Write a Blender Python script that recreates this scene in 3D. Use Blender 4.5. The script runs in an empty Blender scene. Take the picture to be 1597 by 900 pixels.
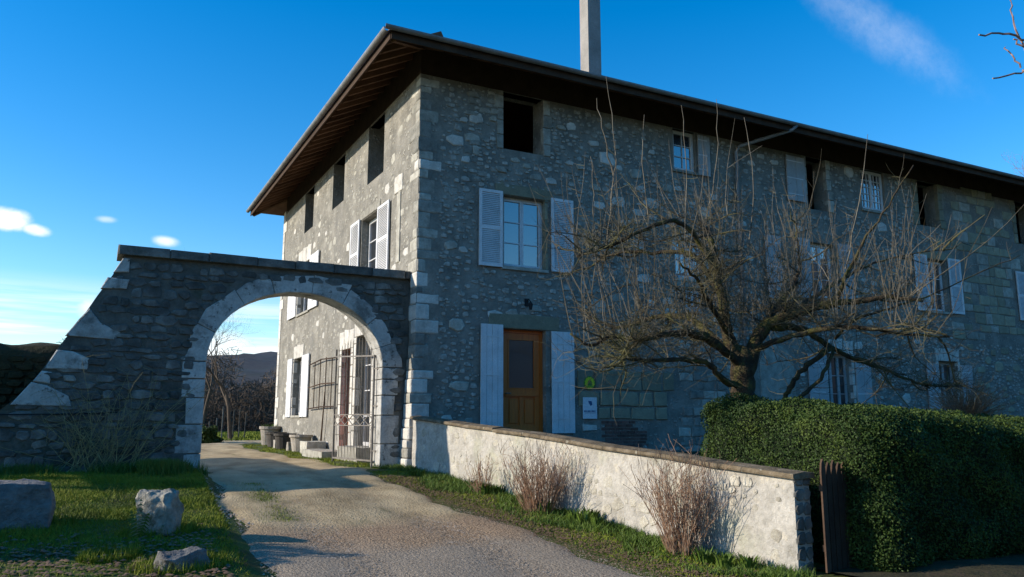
import bpy, bmesh, math, random
import numpy as np
from mathutils import Vector, Matrix, noise
from mathutils.geometry import tessellate_polygon

random.seed(7)
rng = np.random.default_rng(7)
SC = bpy.context.scene
COL = SC.collection
R = math.radians

# ------------------------------------------------------------------ camera
cd = bpy.data.cameras.new("camera"); cam = bpy.data.objects.new("camera", cd); COL.objects.link(cam)
cd.sensor_width = 36; cd.lens = 1232 / 1597 * 36; cd.clip_start = .1; cd.clip_end = 2000
cam.location = (-6.04, -15.9, 1.6)
cam.rotation_euler = (R(90 + 9.45), 0, R(-27.8))
SC.camera = cam

# ------------------------------------------------------------------ light
SC.view_settings.view_transform = 'Standard'; SC.view_settings.look = 'None'
SC.view_settings.gamma = 1; SC.view_settings.exposure = .25
SUN_TRAVEL = Vector((1, -.32, -.42)).normalized()
sd = bpy.data.lights.new("sun", 'SUN'); sun = bpy.data.objects.new("sun", sd); COL.objects.link(sun)
sd.energy = 5.0; sd.angle = R(.5); sd.color = (1, .9, .76)
sun.rotation_euler = SUN_TRAVEL.to_track_quat('-Z', 'Y').to_euler()

W = bpy.data.worlds.new("World"); SC.world = W; W.use_nodes = True
nt = W.node_tree; nn = nt.nodes; lk = nt.links
bg = nn['Background']; bg.inputs[1].default_value = .145
sky = nn.new('ShaderNodeTexSky'); sky.sky_type = 'NISHITA'; sky.sun_disc = False
sky.sun_elevation = R(21.8); sky.sun_rotation = R(-72.3); sky.air_density = 1.0; sky.dust_density = .1; sky.ozone_density = 2.0
hs = nn.new('ShaderNodeHueSaturation'); hs.inputs['Saturation'].default_value = 1.5; hs.inputs['Value'].default_value = 1.35
hs.inputs['Hue'].default_value = .504
lk.new(sky.outputs[0], hs.inputs['Color'])
tc = nn.new('ShaderNodeTexCoord'); DIR = tc.outputs['Generated']
def wm(op, a, b=None, c=None):
    m = nn.new('ShaderNodeMath'); m.operation = op
    for i, v in enumerate((a, b, c)):
        if v is None: continue
        if isinstance(v, (int, float)): m.inputs[i].default_value = v
        else: lk.new(v, m.inputs[i])
    return m.outputs[0]
def wdot(vec):
    m = nn.new('ShaderNodeVectorMath'); m.operation = 'DOT_PRODUCT'
    lk.new(DIR, m.inputs[0]); m.inputs[1].default_value = vec
    return m.outputs['Value']
def wnoise(scale3, sc=1., det=6, rough=.6):
    mp = nn.new('ShaderNodeMapping'); mp.inputs['Scale'].default_value = scale3; lk.new(DIR, mp.inputs[0])
    n = nn.new('ShaderNodeTexNoise'); n.inputs['Scale'].default_value = sc; n.inputs['Detail'].default_value = det
    n.inputs['Roughness'].default_value = rough; lk.new(mp.outputs[0], n.inputs['Vector']); return n.outputs['Fac']
def wstep(x, a, b):
    m = nn.new('ShaderNodeMapRange'); m.interpolation_type = 'SMOOTHSTEP'; lk.new(x, m.inputs[0])
    m.inputs[1].default_value = a; m.inputs[2].default_value = b; return m.outputs[0]
def blob(c, toward, sa, sb, nz, lo, hi, amp):
    c = Vector(c).normalized(); t = Vector(toward) - c; t = (t - c * t.dot(c)).normalized(); b = c.cross(t)
    da = wm('SUBTRACT', wdot(t), 0.); db = wdot(b)
    e = wm('ADD', wm('POWER', wm('ABSOLUTE', wm('DIVIDE', da, sa)), 2.), wm('POWER', wm('ABSOLUTE', wm('DIVIDE', db, sb)), 2.))
    g = wm('EXPONENT', wm('MULTIPLY', e, -1.))
    front = wm('GREATER_THAN', wdot(c), 0.)
    g = wm('MULTIPLY', g, front)
    return wm('MULTIPLY', wstep(wm('MULTIPLY', g, wm('ADD', nz, .35)), lo, hi), amp)
n_w = wnoise((9, 9, 14), 1.6, 7, .65); n_f = wnoise((22, 22, 30), 1.0, 8, .6)
n_s = wnoise((16, 42, 30), 1.0, 9, .7)
dz = wdot((0, 0, 1))
band = wnoise((2.2, 2.2, 46), 1.0, 5, .55)
bandm = wm('MULTIPLY', wstep(band, .40, .56), wm('MULTIPLY', wstep(dz, .165, .10), .85))
lowm = wm('MULTIPLY', wstep(dz, .11, .02), .2)
cl = wm('MAXIMUM', bandm, lowm)
cl = wm('MAXIMUM', cl, blob((.735, .53, .425), (.784, .496, .374), .15, .036, n_s, .35, 1.35, .26))
cl = wm('MAXIMUM', cl, blob((-.095, .974, .211), (-.2, .97, .217), .036, .018, n_f, .42, .8, 1.))
cl = wm('MAXIMUM', cl, blob((-.068, .975, .203), (-.2, .97, .225), .022, .010, n_f, .42, .85, .9))
cl = wm('MAXIMUM', cl, blob((-.001, .975, .222), (.05, .97, .222), .014, .005, n_f, .3, 1.1, .5))
cl = wm('MAXIMUM', cl, blob((.062, .977, .204), (.1, .97, .2), .018, .008, n_f, .3, .9, .8))
cl = wm('MAXIMUM', cl, blob((.13, .988, .075), (.2, .97, .07), .05, .035, n_f, .3, .75, .8))
cl = wm('MAXIMUM', cl, blob((.0, .988, .12), (.1, .97, .1), .03, .02, n_f, .35, .75, .8))
mx = nn.new('ShaderNodeMixRGB'); lk.new(cl, mx.inputs[0]); lk.new(hs.outputs[0], mx.inputs[1])
mx.inputs[2].default_value = (7.3, 7.4, 7.6, 1)
lk.new(mx.outputs[0], bg.inputs[0])

# ------------------------------------------------------------------ materials
def mat(name, cols, scale=4., detail=7, rough=.9, bump=.25, bscale=None, rnd=0., patches=(), vor=None, metal=0., spec=.25, stretch=(1, 1, 1), rwidth=(.3, .7)):
    m = bpy.data.materials.new(name); m.use_nodes = True; t = m.node_tree; n = t.nodes; l = t.links
    b = n['Principled BSDF']; b.inputs['Roughness'].default_value = rough; b.inputs['Metallic'].default_value = metal
    b.inputs['Specular IOR Level'].default_value = spec
    g = n.new('ShaderNodeNewGeometry'); mp = n.new('ShaderNodeMapping'); mp.inputs['Scale'].default_value = stretch
    l.new(g.outputs['Position'], mp.inputs[0]); P = mp.outputs[0]
    def nz(s, d=detail, r=.6):
        q = n.new('ShaderNodeTexNoise'); q.inputs['Scale'].default_value = s; q.inputs['Detail'].default_value = d
        q.inputs['Roughness'].default_value = r; l.new(P, q.inputs['Vector']); return q.outputs['Fac']
    def ramp(f, st):
        q = n.new('ShaderNodeValToRGB'); e = q.color_ramp.elements
        while len(e) < len(st): e.new(.5)
        for k, (p, c) in zip(e, st): k.position = p; k.color = (*c, 1)
        l.new(f, q.inputs[0]); return q.outputs[0]
    def mr(f, a, b_, c=0., d=1.):
        q = n.new('ShaderNodeMapRange'); l.new(f, q.inputs[0])
        for i, v in enumerate((a, b_, c, d)): q.inputs[i + 1].default_value = v
        return q.outputs[0]
    def mix(f, a, c, mode='MIX'):
        q = n.new('ShaderNodeMixRGB'); q.blend_type = mode
        if isinstance(f, float): q.inputs[0].default_value = f
        else: l.new(f, q.inputs[0])
        for i, v in ((1, a), (2, c)):
            if isinstance(v, tuple): q.inputs[i].default_value = (*v, 1)
            else: l.new(v, q.inputs[i])
        return q.outputs[0]
    k = len(cols); st = [(rwidth[0] + (rwidth[1] - rwidth[0]) * i / max(1, k - 1), c) for i, c in enumerate(cols)]
    c = ramp(nz(scale), st)
    for ps, lo, hi, pc, amt in patches:
        c = mix(mr(nz(ps, 6, .65), lo, hi, 0, amt), c, pc)
    h = nz(bscale or scale * 6, 5, .65)
    if vor:
        vs, vc, vw, va = vor
        v = n.new('ShaderNodeTexVoronoi'); v.inputs['Scale'].default_value = vs; l.new(P, v.inputs['Vector'])
        e = mr(v.outputs['Distance'], vw, vw * .6)
        sel = mr(nz(vs * .25, 3), .5, .56); f = n.new('ShaderNodeMath'); f.operation = 'MULTIPLY'; l.new(e, f.inputs[0]); l.new(sel, f.inputs[1])
        f2 = n.new('ShaderNodeMath'); f2.operation = 'MULTIPLY'; l.new(f.outputs[0], f2.inputs[0]); f2.inputs[1].default_value = va
        c = mix(f2.outputs[0], c, vc)
        a = n.new('ShaderNodeMath'); a.operation = 'ADD'; l.new(h, a.inputs[0]); l.new(f2.outputs[0], a.inputs[1]); h = a.outputs[0]
    c = mix(.35, c, ramp(nz((bscale or scale * 6) * 1.3, 4), [(.3, (.55, .55, .55)), (.7, (1.25, 1.25, 1.25))]), 'MULTIPLY')
    if rnd:
        oi = n.new('ShaderNodeObjectInfo'); c = mix(1., c, mr(oi.outputs['Random'], 0, 1, 1 - rnd, 1 + rnd * .7), 'MULTIPLY')
    l.new(c, b.inputs['Base Color'])
    if bump:
        bp = n.new('ShaderNodeBump'); bp.inputs['Strength'].default_value = bump; bp.inputs['Distance'].default_value = .03
        l.new(h, bp.inputs['Height']); l.new(bp.outputs[0], b.inputs['Normal'])
    return m
M = {}
M['render'] = mat('lime_render', [(.155, .145, .122), (.24, .222, .185), (.35, .322, .27)], 1.9, 10, bump=.9, bscale=12, vor=(11, (.42, .39, .33), .40, .8),
                  patches=[(.7, .52, .7, (.21, .20, .18), .6), (6, .58, .7, (.4, .37, .3), .5)])
M['stone'] = mat('rubble_stone', [(.26, .24, .2), (.4, .375, .31), (.52, .49, .42)], 5, 8, bump=.6, bscale=26, rnd=.28)
M['pale'] = mat('pale_limestone', [(.46, .43, .37), (.62, .58, .51), (.7, .67, .6)], 4, 8, bump=.6, bscale=22, rnd=.12, patches=[(3, .55, .72, (.28, .27, .24), .6)])
M['yellowstone'] = mat('tan_ashlar', [(.22, .2, .14), (.33, .30, .20)], 5, 8, bump=.5, bscale=24, rnd=.22)
M['stone2'] = mat('grey_rubble', [(.17, .165, .14), (.28, .265, .225), (.36, .34, .29)], 5, 8, bump=.7, bscale=26, rnd=.25)
M['pale2'] = mat('pale_rubble', [(.2, .19, .16), (.38, .36, .31), (.58, .55, .49)], 6, 4, bump=.6, bscale=26)
M['yellowstone2'] = mat('tan_rubble', [(.28, .25, .17), (.4, .37, .26)], 5, 8, bump=.5, bscale=24, rnd=.25)
M['brick'] = mat('old_brick', [(.15, .07, .055), (.24, .13, .10)], 9, 6, bump=.5, bscale=40, rnd=.35)
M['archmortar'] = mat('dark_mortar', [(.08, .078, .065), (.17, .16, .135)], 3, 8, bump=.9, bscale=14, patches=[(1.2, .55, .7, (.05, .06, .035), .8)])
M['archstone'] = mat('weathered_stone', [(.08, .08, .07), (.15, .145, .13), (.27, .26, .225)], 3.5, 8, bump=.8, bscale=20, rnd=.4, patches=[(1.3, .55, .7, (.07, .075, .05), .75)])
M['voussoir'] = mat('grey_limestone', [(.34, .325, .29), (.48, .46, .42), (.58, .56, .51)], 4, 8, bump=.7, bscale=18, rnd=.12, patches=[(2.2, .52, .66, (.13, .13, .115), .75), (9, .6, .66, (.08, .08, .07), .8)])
M['plaster'] = mat('wall_plaster', [(.31, .285, .24), (.46, .425, .365), (.58, .54, .465)], 3.2, 10, bump=1., bscale=13,
                   patches=[(5, .56, .66, (.6, .53, .40), .6), (1.6, .55, .66, (.27, .245, .2), .7), (13, .64, .69, (.2, .18, .14), .7), (.9, .55, .68, (.42, .42, .28), .5)])
M['cream'] = mat('cream_stone', [(.38, .34, .27), (.5, .455, .36), (.6, .56, .47)], 9, 8, bump=.9, bscale=30, rnd=.22)
M['coping'] = mat('lichen_coping', [(.08, .062, .04), (.17, .13, .08), (.25, .2, .14)], 5, 8, bump=.6, bscale=30, rnd=.15, patches=[(9, .6, .68, (.4, .37, .28), .7)])
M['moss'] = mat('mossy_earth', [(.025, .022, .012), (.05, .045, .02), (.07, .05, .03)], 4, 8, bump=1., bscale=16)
M['wood'] = mat('dark_timber', [(.05, .03, .02), (.09, .055, .035)], 3, 6, bump=.3, bscale=30, rnd=.3, stretch=(1, 1, 1))
M['rafter'] = mat('rafter_timber', [(.12, .062, .035), (.18, .095, .055)], 3, 6, bump=.3, bscale=30, rnd=.3)
M['doorwood'] = mat('varnished_wood', [(.55, .11, .012), (.74, .165, .016)], 3, 6, rough=.45, bump=.1, bscale=50, spec=.5, stretch=(6, 6, .6))
M['white'] = mat('white_paint', [(.62, .61, .60), (.8, .79, .78)], 3, 6, rough=.55, bump=.12, bscale=40, patches=[(5, .62, .72, (.5, .49, .46), .4)])
M['offwhite'] = mat('weathered_paint', [(.36, .35, .34), (.5, .49, .47)], 2, 7, rough=.7, bump=.2, bscale=30, patches=[(4, .58, .7, (.4, .38, .35), .5)])
M['zinc'] = mat('zinc', [(.2, .2, .2), (.32, .32, .32)], 3, 5, rough=.5, bump=.05, metal=.2)
M['iron'] = mat('grey_iron', [(.16, .14, .12), (.26, .23, .2)], 8, 5, rough=.55, bump=.15, bscale=60, metal=.2)
M['dark'] = mat('dark_interior', [(.02, .02, .02), (.03, .03, .03)], 3, 2, bump=0)
M['curtain'] = mat('curtain', [(.45, .4, .34), (.6, .55, .48)], 3, 3, bump=.1, stretch=(8, 8, .4))
M['tile'] = mat('clay_roof_tile', [(.12, .07, .05), (.22, .12, .08)], 4, 6, bump=.5, rnd=.2)
M['concrete'] = mat('chimney_render', [(.26, .245, .22), (.38, .355, .32)], 2, 8, bump=.3, bscale=20)
M['ground'] = mat('soil_and_grass', [(.06, .042, .022), (.06, .07, .014), (.075, .105, .014), (.13, .13, .04)], 1.4, 9, bump=.8, bscale=14)
M['court'] = mat('courtyard_grass', [(.04, .045, .02), (.07, .07, .035)], 2, 8, bump=.6, bscale=40)
M['hill'] = mat('wooded_hillside', [(.03, .035, .04), (.055, .055, .055), (.04, .05, .045)], .08, 12, bump=1., bscale=.6)
M['grass'] = mat('grass_blade', [(.07, .10, .006), (.17, .21, .012), (.28, .27, .03)], 1.2, 8, rough=.7, bump=0, bscale=12)
M['weed'] = mat('weed_leaf', [(.06, .11, .015), (.12, .18, .025)], 3, 8, rough=.6, bump=0, bscale=12)
M['litter'] = mat('dead_leaf', [(.14, .08, .045), (.24, .15, .09)], 9, 4, rough=.8, bump=0)
M['hedge'] = mat('hedge_leaf', [(.018, .038, .008), (.038, .068, .012), (.09, .125, .022)], 2.4, 8, rough=.62, bump=0, bscale=30, spec=.2)
M['hedgecore'] = mat('hedge_core', [(.008, .014, .005), (.015, .026, .008)], 6, 5, bump=1., bscale=30)
M['bark'] = mat('mossy_bark', [(.025, .018, .012), (.06, .043, .026), (.10, .09, .035)], 5, 8, bump=.9, bscale=40, patches=[(3, .5, .6, (.12, .115, .025), .6)])
M['twig'] = mat('twig_bark', [(.045, .036, .022), (.09, .075, .045), (.13, .12, .045)], 2.5, 5, rough=.75, bump=0, patches=[(1.4, .52, .62, (.13, .125, .045), .6)])
M['shoot'] = mat('shoot_bark', [(.07, .058, .04), (.14, .12, .085), (.22, .19, .14)], 2.5, 5, rough=.7, bump=0)
M['bgtwig'] = mat('distant_bark', [(.08, .06, .042), (.14, .105, .075)], 2, 4, bump=0)
M['redtwig'] = mat('reddish_bark', [(.26, .16, .13), (.36, .24, .19)], 2, 4, bump=0)
M['dry'] = mat('dry_stem', [(.16, .08, .05), (.34, .2, .12), (.5, .37, .26)], 25, 4, rough=.8, bump=0)
M['straw'] = mat('straw_stem', [(.2, .18, .08), (.38, .33, .16)], 9, 4, rough=.8, bump=0)
M['pebble'] = mat('pebble', [(.26, .19, .12), (.42, .32, .22), (.56, .46, .36)], 7, 4, bump=0)
M['terra'] = mat('stone_pot', [(.3, .26, .21), (.48, .43, .36)], 6, 7, bump=.5, rnd=.2)
M['potdark'] = mat('dark_planter', [(.05, .045, .04), (.1, .085, .07)], 6, 6, bump=.3, rnd=.2)
M['sign_white'] = mat('sign_white', [(.68, .7, .72), (.75, .76, .78)], 3, 3, rough=.35, bump=0)
M['sign_blue'] = mat('sign_blue', [(.02, .09, .2), (.03, .12, .26)], 3, 3, rough=.35, bump=0)
M['sign_green'] = mat('sign_green', [(.05, .16, .04), (.06, .2, .04)], 3, 3, rough=.35, bump=0)
M['sign_yellow'] = mat('sign_yellow', [(.5, .6, .02), (.6, .68, .03)], 3, 3, rough=.35, bump=0)
def glass(name, base, refl):
    m = bpy.data.materials.new(name); m.use_nodes = True; t = m.node_tree; n = t.nodes; l = t.links
    b = n['Principled BSDF']; b.inputs['Base Color'].default_value = (*base, 1); b.inputs['Roughness'].default_value = .3
    g = n.new('ShaderNodeBsdfGlossy'); g.inputs['Roughness'].default_value = .02
    lw = n.new('ShaderNodeLayerWeight'); lw.inputs[0].default_value = .35
    mr = n.new('ShaderNodeMapRange'); l.new(lw.outputs['Fresnel'], mr.inputs[0]); mr.inputs[3].default_value = refl * .55; mr.inputs[4].default_value = 1.
    ns = n.new('ShaderNodeTexNoise'); ns.inputs['Scale'].default_value = 2.; bp = n.new('ShaderNodeBump'); bp.inputs['Strength'].default_value = .08
    l.new(ns.outputs['Fac'], bp.inputs['Height']); l.new(bp.outputs[0], g.inputs['Normal'])
    x = n.new('ShaderNodeMixShader'); l.new(mr.outputs[0], x.inputs[0]); l.new(b.outputs[0], x.inputs[1]); l.new(g.outputs[0], x.inputs[2])
    l.new(x.outputs[0], n['Material Output'].inputs[0]); return m
M['glass'] = glass('window_glass', (.012, .014, .018), .42)
M['glassdim'] = glass('door_glass', (.02, .022, .026), .12)
# road surface: gravel near, sandy ruts in the middle, asphalt patch at the bottom
def road_mat():
    m = mat('gravel_drive', [(.24, .175, .09), (.44, .335, .19), (.58, .455, .27)], 1.5, 10, bump=.9, bscale=30, stretch=(1, .6, 1), patches=[(2.6, .58, .68, (.1, .12, .04), .35)])
    t = m.node_tree; n = t.nodes; l = t.links; b = n['Principled BSDF']
    old = b.inputs['Base Color'].links[0].from_socket
    g = n.new('ShaderNodeNewGeometry'); sp = n.new('ShaderNodeSeparateXYZ'); l.new(g.outputs['Position'], sp.inputs[0])
    nz = n.new('ShaderNodeTexNoise'); nz.inputs['Scale'].default_value = 1.1; nz.inputs['Detail'].default_value = 8; l.new(g.outputs['Position'], nz.inputs['Vector'])
    def near(y0, y1, xk, amp):
        a = n.new('ShaderNodeMath'); a.operation = 'MULTIPLY_ADD'; l.new(nz.outputs['Fac'], a.inputs[0]); a.inputs[1].default_value = amp; l.new(sp.outputs['Y'], a.inputs[2])
        c = n.new('ShaderNodeMath'); c.operation = 'MULTIPLY_ADD'; l.new(sp.outputs['X'], c.inputs[0]); c.inputs[1].default_value = xk; l.new(a.outputs[0], c.inputs[2])
        r = n.new('ShaderNodeMapRange'); l.new(c.outputs[0], r.inputs[0]); r.inputs[1].default_value = y0; r.inputs[2].default_value = y1; return r.outputs[0]
    sp2 = n.new('ShaderNodeTexNoise'); sp2.inputs['Scale'].default_value = 55; sp2.inputs['Detail'].default_value = 3; l.new(g.outputs['Position'], sp2.inputs['Vector'])
    rp = n.new('ShaderNodeValToRGB'); e = rp.color_ramp.elements; e[0].position = .38; e[0].color = (.13, .083, .045, 1); e[1].position = .62; e[1].color = (.48, .33, .2, 1); l.new(sp2.outputs['Fac'], rp.inputs[0])
    rp2 = n.new('ShaderNodeValToRGB'); e = rp2.color_ramp.elements; e[0].position = .35; e[0].color = (.15, .12, .085, 1); e[1].position = .65; e[1].color = (.42, .335, .24, 1); l.new(sp2.outputs['Fac'], rp2.inputs[0])
    a = n.new('ShaderNodeMixRGB'); l.new(near(-4.5, -5.1, 0, 1.1), a.inputs[0]); l.new(old, a.inputs[1]); l.new(rp.outputs[0], a.inputs[2])
    c = n.new('ShaderNodeMixRGB'); l.new(near(-6.2, -6.9, .28, 1.6), c.inputs[0]); l.new(a.outputs[0], c.inputs[1]); l.new(rp2.outputs[0], c.inputs[2])
    l.new(c.outputs[0], b.inputs['Base Color']); return m
M['road'] = road_mat()

# ------------------------------------------------------------------ helpers
def tag(o, label=None, cat=None, group=None, kind=None):
    if label: o['label'] = label
    if cat: o['category'] = cat
    if group: o['group'] = group
    if kind: o['kind'] = kind
    return o
def empty(name, loc, label, cat, group=None):
    o = bpy.data.objects.new(name, None); COL.objects.link(o); o.location = loc; o.empty_display_size = .2
    return tag(o, label, cat, group)
def link(name, me, m, parent=None, mw=None):
    o = bpy.data.objects.new(name, me); COL.objects.link(o)
    if m is not None and not me.materials: me.materials.append(m)
    if parent is not None:
        o.parent = parent
        if parent.type == 'EMPTY': o.matrix_parent_inverse = Matrix.Translation(parent.location).inverted()
    if mw is not None: o.matrix_basis = mw
    return o
FR = lambda u, v, d: (u, -d, v)          # south facade: u along X, d outward
FL = lambda u, v, d: (-d, u, v)          # west facade: u along Y, d outward
FA = lambda u, v, d: (u, .4 - d, v)      # arch wall front
class MB:
    def __init__(s): s.v = []; s.f = []
    def poly(s, pts): n = len(s.v); s.v += [tuple(p) for p in pts]; s.f.append(tuple(range(n, n + len(pts))))
    def box(s, fr, u0, u1, v0, v1, d0, d1):
        n = len(s.v)
        s.v += [fr(*p) for p in ((u0, v0, d0), (u1, v0, d0), (u1, v1, d0), (u0, v1, d0), (u0, v0, d1), (u1, v0, d1), (u1, v1, d1), (u0, v1, d1))]
        s.f += [tuple(n + i for i in q) for q in ((0, 3, 2, 1), (4, 5, 6, 7), (0, 1, 5, 4), (1, 2, 6, 5), (2, 3, 7, 6), (3, 0, 4, 7))]
    def wbox(s, x0, x1, y0, y1, z0, z1): s.box(lambda u, v, d: (u, d, v), x0, x1, z0, z1, y0, y1)
    def bar(s, a, b, w, h=None):
        a = Vector(a); b = Vector(b); h = h or w; t = (b - a).normalized()
        up = Vector((0, 0, 1)) if abs(t.z) < .95 else Vector((1, 0, 0)); x = t.cross(up).normalized() * w / 2; y = x.normalized().cross(t) * h / 2
        n = len(s.v)
        for p in (a, b):
            for q in (-x - y, x - y, x + y, -x + y): s.v.append(tuple(p + q))
        s.f += [tuple(n + i for i in q) for q in ((0, 1, 2, 3), (7, 6, 5, 4), (0, 4, 5, 1), (1, 5, 6, 2), (2, 6, 7, 3), (3, 7, 4, 0))]
    def tube(s, pts, rad, k=6, cap=True):
        pts = [Vector(p) for p in pts]; n0 = len(s.v); m = len(pts)
        t = (pts[-1] - pts[0]).normalized(); ref = Vector((0, 0, 1)) if abs(t.z) < .8 else Vector((1, 0, 0))
        for i, p in enumerate(pts):
            t = (pts[min(i + 1, m - 1)] - pts[max(i - 1, 0)])
            if t.length < 1e-9: t = Vector((0, 0, 1))
            t.normalize(); x = t.cross(ref)
            if x.length < 1e-4: x = t.cross(Vector((0, 1, 0)))
            x.normalize(); y = t.cross(x)
            for j in range(k):
                a = 2 * math.pi * j / k; s.v.append(tuple(p + (x * math.cos(a) + y * math.sin(a)) * rad[i]))
        for i in range(m - 1):
            for j in range(k):
                s.f.append((n0 + i * k + j, n0 + i * k + (j + 1) % k, n0 + (i + 1) * k + (j + 1) % k, n0 + (i + 1) * k + j))
        if cap and k > 3:
            s.f.append(tuple(n0 + j for j in range(k))[::-1]); s.f.append(tuple(n0 + (m - 1) * k + j for j in range(k)))
    def prism(s, fr, pts, d0, d1, bev=0., nb=0.):
        """polygon (u,v) list from depth d0 to d1 with a bevelled front"""
        n = len(s.v); k = len(pts); cu = sum(p[0] for p in pts) / k; cv = sum(p[1] for p in pts) / k
        def ring(dd, ins):
            for (u, v) in pts:
                L = math.hypot(u - cu, v - cv) or 1; q = max(0., 1 - ins / L)
                s.v.append(fr(cu + (u - cu) * q, cv + (v - cv) * q, dd + (random.uniform(-nb, nb) if nb else 0)))
        rings = [(d0, 0)] + ([(d1 - bev, 0), (d1, bev * 1.4)] if bev else [(d1, 0)])
        for dd, ins in rings: ring(dd, ins)
        s.f.append(tuple(n + i for i in range(k))[::-1])
        for r in range(len(rings) - 1):
            for i in range(k): s.f.append((n + r * k + i, n + r * k + (i + 1) % k, n + (r + 1) * k + (i + 1) % k, n + (r + 1) * k + i))
        s.v.append(fr(cu, cv, d1 + bev * .2)); c = len(s.v) - 1; b = n + (len(rings) - 1) * k
        for i in range(k): s.f.append((b + i, b + (i + 1) % k, c))
    def mesh(s, name, recalc=True, smooth=False):
        me = bpy.data.meshes.new(name); me.from_pydata(s.v, [], s.f)
        if recalc:
            bm = bmesh.new(); bm.from_mesh(me); bmesh.ops.recalc_face_normals(bm, faces=bm.faces); bm.to_mesh(me); bm.free()
        if smooth: me.polygons.foreach_set('use_smooth', [True] * len(me.polygons))
        me.update(); return me
    def build(s, name, m, parent=None, recalc=True, smooth=False): return link(name, s.mesh(name, recalc, smooth), m, parent)
def np_mesh(name, V, F, m, parent=None, kind=None, smooth=False):
    me = bpy.data.meshes.new(name); V = np.asarray(V, np.float32); F = np.asarray(F, np.int32); k = F.shape[1]
    me.vertices.add(len(V)); me.vertices.foreach_set('co', V.ravel()); me.loops.add(F.size); me.loops.foreach_set('vertex_index', F.ravel())
    me.polygons.add(len(F)); me.polygons.foreach_set('loop_start', np.arange(0, F.size, k, dtype=np.int32)); me.polygons.foreach_set('loop_total', np.full(len(F), k, np.int32))
    me.update(calc_edges=True); me.validate()
    if smooth: me.polygons.foreach_set('use_smooth', [True] * len(me.polygons))
    o = link(name, me, m, parent)
    if kind: o['kind'] = kind
    return o
# shared irregular stones, local x = along, -y = outward, z = up
STONES = []
for i in range(16):
    rr = random.Random(100 + i); k = 7 + i % 2; pts = []
    for j in range(k):
        a = 2 * math.pi * (j + rr.uniform(-.32, .32)) / k; c, s_ = math.cos(a), math.sin(a); p = 5
        rad = (abs(c) ** p + abs(s_) ** p) ** (-1 / p); rad *= rr.uniform(.78, 1.04)
        pts.append((.5 * rad * c, .5 * rad * s_))
    mb = MB(); n = len(mb.v)
    for sc_, dd in ((1.04, .1), (.96, -.6), (.84, -1.)):
        for (u, v) in pts: mb.v.append((u * sc_, dd + rr.uniform(-.12, .12) * (dd != 0), v * sc_))
    for r in range(2):
        for j in range(k): mb.f.append((r * k + j, r * k + (j + 1) % k, (r + 1) * k + (j + 1) % k, (r + 1) * k + j))
    mb.v.append((0, -1.05, 0))
    for j in range(k): mb.f.append((2 * k + j, 2 * k + (j + 1) % k, 3 * k))
    STONES.append((mb, pts))
_sm = {}
def stone_mesh(i, mk):
    if (i, mk) not in _sm:
        me = STONES[i][0].mesh('stone_shape'); me.materials.append(M[mk]); _sm[(i, mk)] = me
    return _sm[(i, mk)]
def put_stone(name, parent, side, u, v, w, h, d, mk, base=0.):
    """side R / L / A ; a real block set in the wall face"""
    i = random.randrange(16); me = stone_mesh(i, mk)
    if side == 'R': loc = (u, base, v); rot = 0
    elif side == 'A': loc = (u, .4 + base, v); rot = 0
    else: loc = (base, u, v); rot = -math.pi / 2
    mw = Matrix.Translation(loc) @ Matrix.Rotation(rot, 4, 'Z') @ Matrix.Rotation(random.uniform(-.06, .06), 4, 'Y') @ Matrix.Diagonal((w, d, h, 1))
    return link(name, me, None, parent, mw)
def joined_stones(lst, side, fr):
    mb = MB()
    for (u, v, w, h, d) in lst:
        b, pts = STONES[random.randrange(16)]; n = len(mb.v)
        for (x, y, z) in b.v: mb.v.append(fr(u + x * w, v + z * h, -y * d))
        mb.f += [tuple(n + q for q in f) for f in b.f]
    return mb

# ------------------------------------------------------------------ terrain
GY = [-400, -12, -9, -7, -5, -3, -.5, 6, 14, 40, 400]; GZ = [-.1, -.1, -.08, .07, .25, .42, .6, .62, .7, .7, .7]
def g(x, y):
    y0 = np.asarray(y, float)
    z = sum(np.interp(y0 + o, GY, GZ) for o in (-.8, -.4, 0, .4, .8)) / 5
    xx = np.asarray(x, float); z = z + .085 * np.clip((np.interp(y0, [-16, -7.4, -1.7, .4], [-5.2, -4.4, -4.15, -4.02]) - .02 - xx) / .16, 0, 1) * np.clip((1.2 - y0) / .5, 0, 1)
    return z + .018 * np.sin(1.7 * np.asarray(x) + .6) * np.sin(1.3 * y0 + .3) + .008 * np.sin(4.1 * np.asarray(x)) * np.sin(3.7 * y0)
def rl(y): return np.interp(y, [-16, -7.4, -1.7, .4, 1, 5, 12, 19, 24], [-5.2, -4.4, -4.15, -4.02, -4.02, -4.5, -6, -9, -14])
def rr_(y): return np.interp(y, [-16, -8.7, -5.5, -2.4, .4, 1, 5, 10, 16, 24], [1.6, -.55, -.9, -1.2, -1.0, -1.0, -1.15, -1.35, -1.0, 8])
def span(a, b, s): return list(np.arange(a, b, s))
xs = [-400, -250, -150, -90, -60, -40, -30, -22, -16, -13] + span(-11, 4, .25) + [4.5, 5.5, 7, 9, 12, 16, 22, 30, 45, 70, 110, 170, 260, 400]
ys = [-400, -250, -120, -60, -35, -25, -20] + span(-17, 3, .25) + span(3, 24, .75) + [25, 27, 30, 35, 42, 60, 90, 140, 220, 400]
V = [(x, y, float(g(x, y))) for y in ys for x in xs]; nx = len(xs)
F = [(j * nx + i, j * nx + i + 1, (j + 1) * nx + i + 1, (j + 1) * nx + i) for j in range(len(ys) - 1) for i in range(nx - 1)]
o = np_mesh('ground', V, F, M['ground'], kind='structure', smooth=True)
ry = [-17, -16.5] + span(-16, 3, .25) + span(3, 23, .75); V = []; K = 22
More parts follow.
